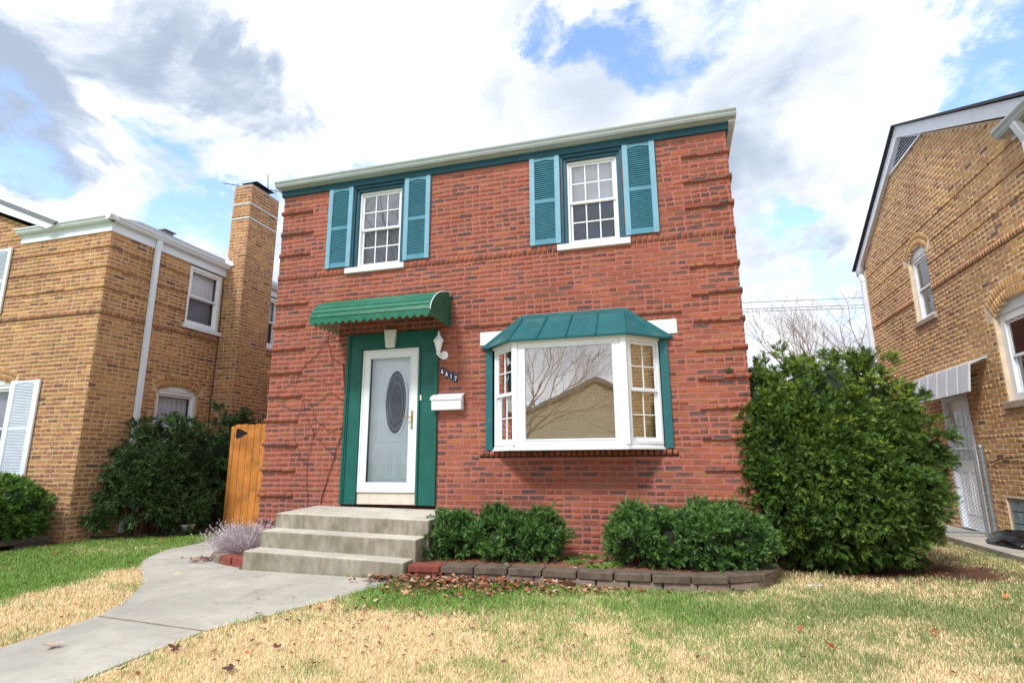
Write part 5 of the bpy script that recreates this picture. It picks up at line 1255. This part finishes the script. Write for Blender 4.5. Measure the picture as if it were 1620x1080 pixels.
T_YEW = shoot_template(5, .042, .020, .0060, .95); T_YEWB = shoot_template(4, .032, .017, .0056, .95); T_JUN = shoot_template(5, .042, .018, .0075, .7, .6); T_BOX = shoot_template(5, .05, .022, .010, .9, .6)
L1 = [(7.28, .62, 1.12, 1.03, .84, 1.28, 2.6), (7.18, .35, .85, .90, .60, .86, 2.6), (6.66, .28, 1.25, .42, .48, 1.05, 2.4)]
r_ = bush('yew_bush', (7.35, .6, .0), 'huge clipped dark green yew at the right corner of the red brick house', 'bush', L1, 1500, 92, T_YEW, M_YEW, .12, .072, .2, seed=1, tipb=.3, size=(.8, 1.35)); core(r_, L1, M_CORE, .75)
for nm, lobes, lb, nc in (('a', [(3.10, -.60, .22, .32, .34, .23, 2.1), (2.93, -.55, .32, .13, .2, .16, 2), (3.2, -.62, .36, .12, .16, .14, 2)], 'low dark green yew shrub beside the concrete steps', 190),
                          ('b', [(3.72, -.62, .22, .36, .36, .23, 2.1), (4.05, -.55, .24, .33, .32, .22, 2.0), (3.60, -.5, .40, .15, .2, .16, 2), (4.12, -.5, .42, .14, .18, .12, 2), (3.86, -.6, .34, .12, .16, .16, 2)], 'spreading yew shrub in the middle of the left half of the block wall bed', 270),
                          ('c', [(5.18, -.60, .27, .33, .38, .27, 2.2), (5.50, -.62, .28, .30, .34, .25, 2.0), (5.1, -.55, .47, .15, .2, .14, 2), (5.42, -.6, .46, .11, .16, .13, 2)], 'yew shrub below the right part of the bay window', 260),
                          ('d', [(5.84, -.60, .28, .32, .38, .28, 2.2), (6.14, -.55, .26, .28, .34, .26, 2.0), (5.80, -.55, .50, .14, .2, .13, 2), (6.05, -.5, .47, .13, .2, .13, 2)], 'yew shrub at the right curved end of the block wall, touching the huge yew', 260)):
    lobes = [(a, b, c+.06, d, e, f*.95, p) for a, b, c, d, e, f, p in lobes]
    r_ = bush('yew_shrub', (lobes[0][0], lobes[0][1], .10), lb, 'shrub', lobes, nc*1.2, 80, T_YEWB, M_YEWS, .55, .062, .42, seed=ord(nm), group='yew shrubs under the facade', size=(.8, 1.35)); core(r_, lobes, M_CORE, .62)
# long wayward shoots of the shrubs
LH = [(-2.62, .75, 1.05, .42, .75, .92, 2.6), (-2.55, 2.0, 1.12, .45, .9, .98, 2.6), (-2.6, .42, .8, .34, .30, .72, 2.2), (-2.2, 1.0, .35, .28, .4, .32, 2.1), (-2.45, 3.1, 1.1, .5, .6, .95, 2.4), (-2.84, -.02, .25, .10, .14, .24, 2)]
r_ = bush('juniper_hedge', (-2.6, 1.2, .02), 'tall loose dark green hedge against the yellow brick side wall, left of the orange gate', 'hedge', LH, 760, 85, T_JUN, M_JUN, .0, .085, .34, seed=4, size=(.8, 1.6), gapn=.25); core(r_, LH, M_CORE, .5)
LB = [(-3.85, -1.05, .50, .92, .72, .46, 2.3)]
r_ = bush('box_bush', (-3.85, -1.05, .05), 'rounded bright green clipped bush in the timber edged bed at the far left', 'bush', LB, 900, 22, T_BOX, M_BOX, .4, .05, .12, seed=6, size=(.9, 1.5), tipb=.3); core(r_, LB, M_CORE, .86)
# dry lavender
lv = thing('dry_lavender', (.42, -.72, .05), 'dead grey lilac twiggy lavender shrub left of the bottom step', 'shrub')
n = 620; a = rng.uniform(0, 2*PI, n); rr = np.sqrt(rng.uniform(0, 1, n)); el = rng.uniform(.25, 1.35, n)
D = np.stack([np.cos(a)*np.cos(el), np.sin(a)*np.cos(el), np.sin(el)], 1)
Pb = np.stack([.42+.26*rr*np.cos(a), -.70+.16*rr*np.sin(a), .06+rng.uniform(0, .10, n)], 1)
tw = shoot_template(7, .28, .030, .006, .45, .7); 
scatter('twigs', Pb, D*np.array([1.25, .9, .8]), rng.uniform(.55, 1.45, n), tw, M_LAV, lv, rng.uniform(0, 1, n), (.42, -.72, .05))
n = 650; a = rng.uniform(0, 2*PI, n); el = rng.uniform(-.1, 1.4, n); q = rng.uniform(.6, 1, n)
D = np.stack([np.cos(a)*np.cos(el), np.sin(a)*np.cos(el), np.sin(el)], 1); Pb = np.array([.42, -.72, .12])+D*np.array([.42, .26, .26])*q[:, None]
scatter('flower_heads', Pb, D+np.array([0, 0, .3]), rng.uniform(.25, .5, n), shoot_template(8, .13, .035, .014, .6, .8), M_LAV, lv, rng.uniform(0, 1, n), (.42, -.72, .05))
# small green weeds in the mulch and at the path edge
n = 260; c = rng.choice(5, n); cx = np.array([4.55, 4.75, 4.42, 4.9, 4.62])[c]+rng.normal(0, .05, n); cy = np.array([-.75, -.95, -.55, -.8, -.35])[c]+rng.normal(0, .04, n)
a = rng.uniform(0, 2*PI, n); D = np.stack([np.cos(a)*.8, np.sin(a)*.8, np.ones(n)*.6], 1)
wd = thing('weeds', (4.6, -.75, .1), 'small bright green weeds in the mulch between the two shrub groups', 'plant')
scatter('leaves', np.stack([cx, cy, np.full(n, .11)], 1), D, rng.uniform(.5, 1.1, n), shoot_template(3, .05, .03, .014, .7, .3), M_BOX, wd, rng.uniform(.4, 1, n), (4.6, -.75, .1))

# ================================================================== BARE TREES, POWER LINES, OPPOSITE HOUSE
def tree(x, y, h, label, spread=.55, seed=1, depth=6, r0=.2, z0=-.35, lean=(0, 0), trunkf=.28, up=.12):
    rd = random.Random(seed); root = thing('bare_tree', (x, y, z0), label, 'tree'); tr = M(); br = M(); tw = M()
    def grow(p, d, L, r, k):
        n = 4; pts = [p]; rs = [r]; q = Vector(p); dd = Vector(d)
        for i in range(n):
            dd = (dd+Vector((rd.gauss(0, .10), rd.gauss(0, .10), rd.gauss(0, .06)+up*.25))).normalized(); q = q+dd*L/n; pts.append(q.copy()); rs.append(r*(1-.38*(i+1)/n))
        (tr if k == 0 else br if k < 4 else tw).tube(pts, rs, 8 if k == 0 else 5 if k < 3 else 3)
        if k >= depth: return
        m_ = 3 if k < 2 else (3 if rd.random() < .55 else 2)
        for j in range(m_):
            a = rd.uniform(0, 2*PI); s = rd.uniform(.35, .95)*spread*1.3; o = dd.orthogonal().normalized(); o = Matrix.Rotation(a, 3, dd) @ o
            t = rd.randint(2, 4) if k > 0 else rd.randint(3, 4); nd = (dd+o*s).normalized()
            grow(pts[t], nd, L*rd.uniform(.62, .86) if k > 0 else L*rd.uniform(.75, 1.0), rs[t]*rd.uniform(.55, .75), k+1)
        if k > 0: grow(pts[-1], (dd+Vector((rd.gauss(0, .15), rd.gauss(0, .15), .05))).normalized(), L*.72, rs[-1]*.8, k+1)
    grow(Vector((x, y, z0)), Vector((lean[0], lean[1], 1)).normalized(), h*trunkf, r0, 0)
    tr.build('trunk', M_BARK, root); br.build('limbs', M_BARK, root); tw.build('twigs', M_BARK, root); return root
tree(15.2, 20, 12.2, 'leafless tree far behind, in the gap between the red house and right neighbour', .8, 12, 6, .3, -.2, (-.10, 0), .30)
tree(-.6, -14, 9, 'leafless street tree opposite the bay window, seen reflected in its left part', .7, 3, 6, .13, -.32, (.12, .02))
tree(-7.5, -12.5, 13, 'leafless street tree to the left, seen reflected in the left upstairs window', .6, 8, 6, .26, -.32)
tree(12.5, -12, 10, 'leafless street tree to the right, seen reflected in the right side of the bay', .6, 21, 5, .22, -.32)
for i, (pa, pb, lb) in enumerate((((1182, 478.5), (1290, 474), 'highest of the three thin power lines behind the red house'), ((1182, 489), (1290, 485), 'middle one of the three thin power lines behind the red house'), ((1182, 493), (1290, 489.5), 'lowest of the three thin power lines behind the red house'))):
    Y = 17; A = CAM+raydir(*pa)*((Y-CAM.y)/raydir(*pa).y); B = CAM+raydir(*pb)*((Y-CAM.y)/raydir(*pb).y); d = (B-A)/(B.x-A.x)
    P0 = A+d*(-22-A.x); P1 = A+d*(46-A.x); m = M(); m.tube([P0.lerp(P1, k/10) for k in range(11)], .012, 4)
    tag(m.build('power_line', M_WIRE), lb, 'power line')
for x, lb in ((-22, 'left'), (46, 'right')):
    m = M(); m.tube([(x, 17, -.2), (x, 17, 8.5)], [.16, .12], 8); m.box(FW, x-.05, x+.05, 16.2, 17.8, 7.2, 7.35); tag(m.build('utility_pole', M_TIMB), 'wooden utility pole behind the houses at the far '+lb, 'utility pole')
oh = thing('brick_house', (0, -34, -.3), 'low tan brick house across the street, seen only as a reflection in the bay window', 'house')
FO = FR((0, -30, 0), (1, 0, 0), (0, 1, 0)); m = M(); m.prism(FO, [(-6, -.4), (7.5, -.4), (7.5, 3.3), (.97, 5.9), (-6, 3.3)], -9, 0); m.build('wall', M_MORT_Y2, oh)
m = M(); m.prism(FO, [(-6.6, 3.1), (.97, 6.12), (8.1, 3.1), (8.1, 3.3), (.97, 6.4), (-6.6, 3.3)], -9.4, .35); m.build('roof', M_SHING, oh)
for a, b, c, d in ((-4.5, -2.6, .8, 2.5), (-1.2, 1.2, .8, 2.6), (4.6, 6.4, .8, 2.5)):
    m = M(); rectframe(m, FO, a, b, c, d, .12, .0, .06); w_ = m.build('window', M_WHITE2, oh); M().box(FO, a+.1, b-.1, .0, .02, c+.1, d-.1).build('pane', M_GLASSB, w_)
m = M(); rectframe(m, FO, 2.3, 3.3, -.1, 2.3, .1, 0, .05); w_ = m.build('door_frame', M_WHITE2, oh); M().box(FO, 2.4, 3.2, 0, .03, -.1, 2.2).build('door', M_DOORW, w_)

# ================================================================== GRASS AND LEAVES
def occupied(x, y):
    jx, jy = rng.normal(0, .018, x.shape), rng.normal(0, .018, x.shape); o = inpoly(x+jx, y+jy, [(a, b) for a, b in PATH_ALL]) & inpoly(x-jx, y-jy, [(a, b) for a, b in PATH_ALL]) | ((x > .9) & (x < 2.93) & (y > -1.4)) | ((x > 2.85) & (x < 6.5) & (y > bed_wall(np.clip(x, 2.85, 6.46))-.05))
    o |= (x > 9.19) | ((x > -.3) & (x < .95) & (y > -1.1)) | ((x < -3.0) & (y > -1.8)) | (y > 3.2) | ((x > -.2) & (x < 6.45) & (y > 0))
    o |= (x < -1.7) & (y > np.interp(x, [e[0] for e in eg], [e[1] for e in eg])-.02)
    return o
def shed(x, y): # inside camera view?
    px, py, z = proj(np.stack([x, y, gz(x, y)], 1)); return (z > .5) & (px > -60) & (px < 1680) & (py < 1150)
n = 3600000
x = rng.uniform(-5, 10, n); y = rng.uniform(-5.0, 3.0, n)
dist = np.hypot(x-CAM.x, y-CAM.y); keep = rng.uniform(0, 1, n) < np.clip((3.2/dist)**1.7, 0, 1)*.95
x, y, dist = x[keep], y[keep], dist[keep]; k = ~occupied(x, y) & shed(x, y); x, y, dist = x[k], y[k], dist[k]
g = green(x, y); s = soil(x, y); k = rng.uniform(0, 1, len(x)) > s*1.0; x, y, dist, g = x[k], y[k], dist[k], g[k]
n = len(x); print('blades', n)
isg = rng.uniform(0, 1, n) < np.clip((g-.10)*.98, .05, .90); a = rng.uniform(0, 2*PI, n)
hgt = np.where(isg, rng.uniform(.025, .06, n), rng.uniform(.015, .040, n))*(1+.4*(vnoise(x, y, 4, 2, 6)-.5)*2); lean = np.where(isg, rng.uniform(.2, .9, n), rng.uniform(.5, 1.8, n))
wd_ = rng.uniform(.0007, .0013, n)*np.clip(dist/3.0, 1, 2.4)
z = gz(x, y)-.006; ca, sa = np.cos(a), np.sin(a); p = np.stack([x, y, z], 1)
side = np.stack([-sa, ca, 0*x], 1)*wd_[:, None]; fw = np.stack([ca, sa, 0*x], 1)
hl = hgt/np.sqrt(1+lean**2); mid = p+fw*(hl*lean*.35)[:, None]+np.array([0, 0, 1])*(hl*.6)[:, None]; tip = p+fw*(hl*lean)[:, None]+np.array([0, 0, 1])*hl[:, None]
V = np.stack([p-side, p+side, mid+side*.8, mid-side*.8, tip], 1).reshape(-1, 3)
Fa = (np.array([(0, 1, 2), (0, 2, 3), (3, 2, 4)])[None]+5*np.arange(n)[:, None, None]).reshape(-1, 3)
tv = rng.uniform(.90, 1.08, n)[:, None]; gc = GRN+(GRN2-GRN)*np.clip((x-5.0+.8*(vnoise(x, y, 6, 2, 2)-.5))/1.8, 0, 1)[:, None]; gc = gc*(1+.25*(rng.uniform(0, 1, n)[:, None]-.5)*np.array([1.4, .4, 1])); tc_ = TAN*(1+.12*(rng.uniform(0, 1, (n, 1))-.5)*np.array([0, .6, 1.5]))
cc = np.clip(np.where(isg[:, None], gc, tc_)*tv, 0, 1)
tag(npmesh('grass', V, Fa, M_GRASS, None, kind='stuff', cols=np.repeat(cc, 5, 0)), 'lawn grass, patches of green among dormant straw coloured blades', 'grass')
# leaves
def leafmesh(name, P, sz, cols, parent=None, kind=None, curl=.35, loc=(0, 0, 0), big=False):
    n = len(P); na = 22 if big else 10; th = np.linspace(0, 2*PI, na, endpoint=False)
    rad = None if big else np.array([1.0, .7, .9, .62, .8, .5, .78, .66, .9, .68])[None]*rng.uniform(.7, 1.2, (n, na))
    if big: rad = np.array([1.0, .78, .62, .42, .70, .88, .66, .40, .58, .66, .30, .12, .30, .66, .58, .40, .66, .88, .70, .42, .62, .78])[None]*rng.uniform(.86, 1.12, (n, na))
    a = rng.uniform(0, 2*PI, n); c, s_ = np.cos(a)[:, None], np.sin(a)[:, None]
    lx = np.concatenate([np.zeros((n, 1)), rad*np.cos(th)], 1); ly = np.concatenate([np.zeros((n, 1)), rad*np.sin(th)*.8], 1)
    lz = curl*rng.uniform(-.2, 1, (n, 1))*(np.abs(ly)**1.5)+curl*rng.uniform(-.3, .8, (n, 1))*lx**2+rng.uniform(0, .08, (n, na+1))
    tx, ty = rng.normal(0, .28, (n, 1)), rng.normal(0, .28, (n, 1)); lz = lz+lx*tx+ly*ty
    X, Y = lx*c-ly*s_, lx*s_+ly*c; lz = lz-lz.min(1, keepdims=True)*.8
    V = np.stack([X, Y, lz], 2)*sz[:, None, None]+P[:, None]
    fc = np.array([(0, i+1, (i+1) % na+1) for i in range(na)]); Fa = (fc[None]+(na+1)*np.arange(n)[:, None, None]).reshape(-1, 3)
    return npmesh(name, V.reshape(-1, 3), Fa, M_LEAF, parent, loc, kind, cols=np.repeat(cols, na+1, 0))
LC = np.array([lin(126, 84, 60), lin(150, 100, 76), lin(96, 62, 50), lin(170, 128, 100), lin(190, 160, 134), lin(112, 74, 62), lin(140, 80, 50), lin(84, 60, 56)])
q = []
while len(q) < 1500:
    x_ = 2.9+abs(random.gauss(0, 1.25)); 
    if x_ > 6.6: continue
    wdt = .52*math.exp(-max(0, x_-3.9)/.9)+.10; y_ = bed_wall(x_)-.04-abs(random.gauss(0, wdt*.45)); q.append((x_, y_, gzf(x_, y_)+random.uniform(.0, .05)*(1 if x_ < 4.6 else .4)))
while len(q) < 1620: x_, y_ = random.gauss(2.75, .12), random.gauss(-1.45, .12); q.append((x_, y_, gzf(x_, y_)+.025))
while len(q) < 1680: x_, y_ = random.gauss(.15, .18), random.gauss(-.98, .08); q.append((x_, y_, .022))
while len(q) < 1740: x_, y_ = random.uniform(.5, .95), random.uniform(-1.0, -.6); q.append((x_, y_, .075))
while len(q) < 1900: x_, y_ = random.uniform(2.95, 6.3), random.uniform(-1.0, -.1); q.append((x_, y_, .115))
while len(q) < 2030: x_, y_ = random.uniform(-3, -1.5), random.uniform(-.1, 2.0); q.append((x_, y_, .045))
q = np.array(q); ci = rng.integers(0, len(LC), len(q))
tag(leafmesh('leaf_litter', q, rng.uniform(.017, .038, len(q)), LC[ci]*rng.uniform(.7, 1.25, (len(q), 1)), kind='stuff'), 'brown leaf litter piled along the block wall and steps', 'leaves')
q = []
while len(q) < 1300:
    r = random.random()
    if r < .40: x_, y_ = random.gauss(3.1, .9), random.gauss(-2.5, .5)
    elif r < .62: x_, y_ = random.uniform(-3, .9), random.uniform(-3.0, -.2)
    elif r < .8: x_, y_ = random.uniform(6, 9.1), random.uniform(-1.6, 1.2)
    else: x_, y_ = random.uniform(2.3, 9), random.uniform(-4, -1.6)
    if not bool(occupied(np.array([x_]), np.array([y_]))[0]): q.append((x_, y_, gzf(x_, y_)+.012))
q = np.array(q); ci = rng.integers(0, len(LC), len(q))
tag(leafmesh('scattered_leaves', q, rng.uniform(.006, .024, len(q)), LC[ci]*rng.uniform(.9, 1.7, (len(q), 1)), kind='stuff'), 'small dry leaves and bits strewn over the lawn', 'leaves')
def G(px, py):
    d = raydir(px, py); lo, hi = .5, 60
    for _ in range(50):
        mid_ = (lo+hi)/2; p_ = CAM+d*mid_
        if p_.z > gzf(p_.x, p_.y): lo = mid_
        else: hi = mid_
    return CAM+d*lo
BIG = [(85, 1025, .075, (222, 178, 150), 'large pale tan maple leaf lying on the concrete path'), (60, 884, .05, (170, 96, 52), 'orange brown leaf on the green lawn below the round bush, left one of two'), (84, 879, .05, (120, 66, 44), 'dark brown leaf on the green lawn below the round bush, right one of two'),
       (1478, 1005, .045, (166, 74, 40), 'red brown leaf standing on the straw coloured lawn at the right'), (1318, 1031, .045, (134, 66, 42), 'brown curled leaf on the lawn near the bottom edge'), (1592, 949, .05, (196, 138, 84), 'tan leaf on the dull grass near the right edge'),
       (278, 1032, .06, (92, 58, 46), 'dark curled leaf cluster by the path edge in the foreground'), (190, 1068, .05, (96, 62, 54), 'dark leaf near the path edge at the bottom'), (439, 1029, .05, (104, 60, 44), 'dark brown upright leaf on the straw coloured grass left of centre'), (492, 1056, .05, (150, 104, 84), 'curled brown leaf low on the lawn left of centre'),
       (408, 975, .045, (92, 46, 40), 'dark red brown leaf at the edge of the path near the steps'), (364, 1064, .055, (84, 60, 62), 'flat dark purple brown leaf near the bottom left of the lawn'), (642, 942, .06, (206, 150, 118), 'pale orange leaf on green grass below the leaf pile'), (1265, 999, .035, (160, 84, 50), 'small orange brown leaf on the lawn right of centre')]
for i, (px, py, sz, c, lb) in enumerate(BIG):
    p = G(px, py)+Vector((0, 0, .022)); o = leafmesh('fallen_leaf', np.array([p]), np.array([sz]), np.array([lin(*c)]), loc=tuple(p), curl=.45, big=True); tag(o, lb, 'leaf', 'single leaves lying in the front yard')
# twig debris on the grass
print('done', len(bpy.data.objects))
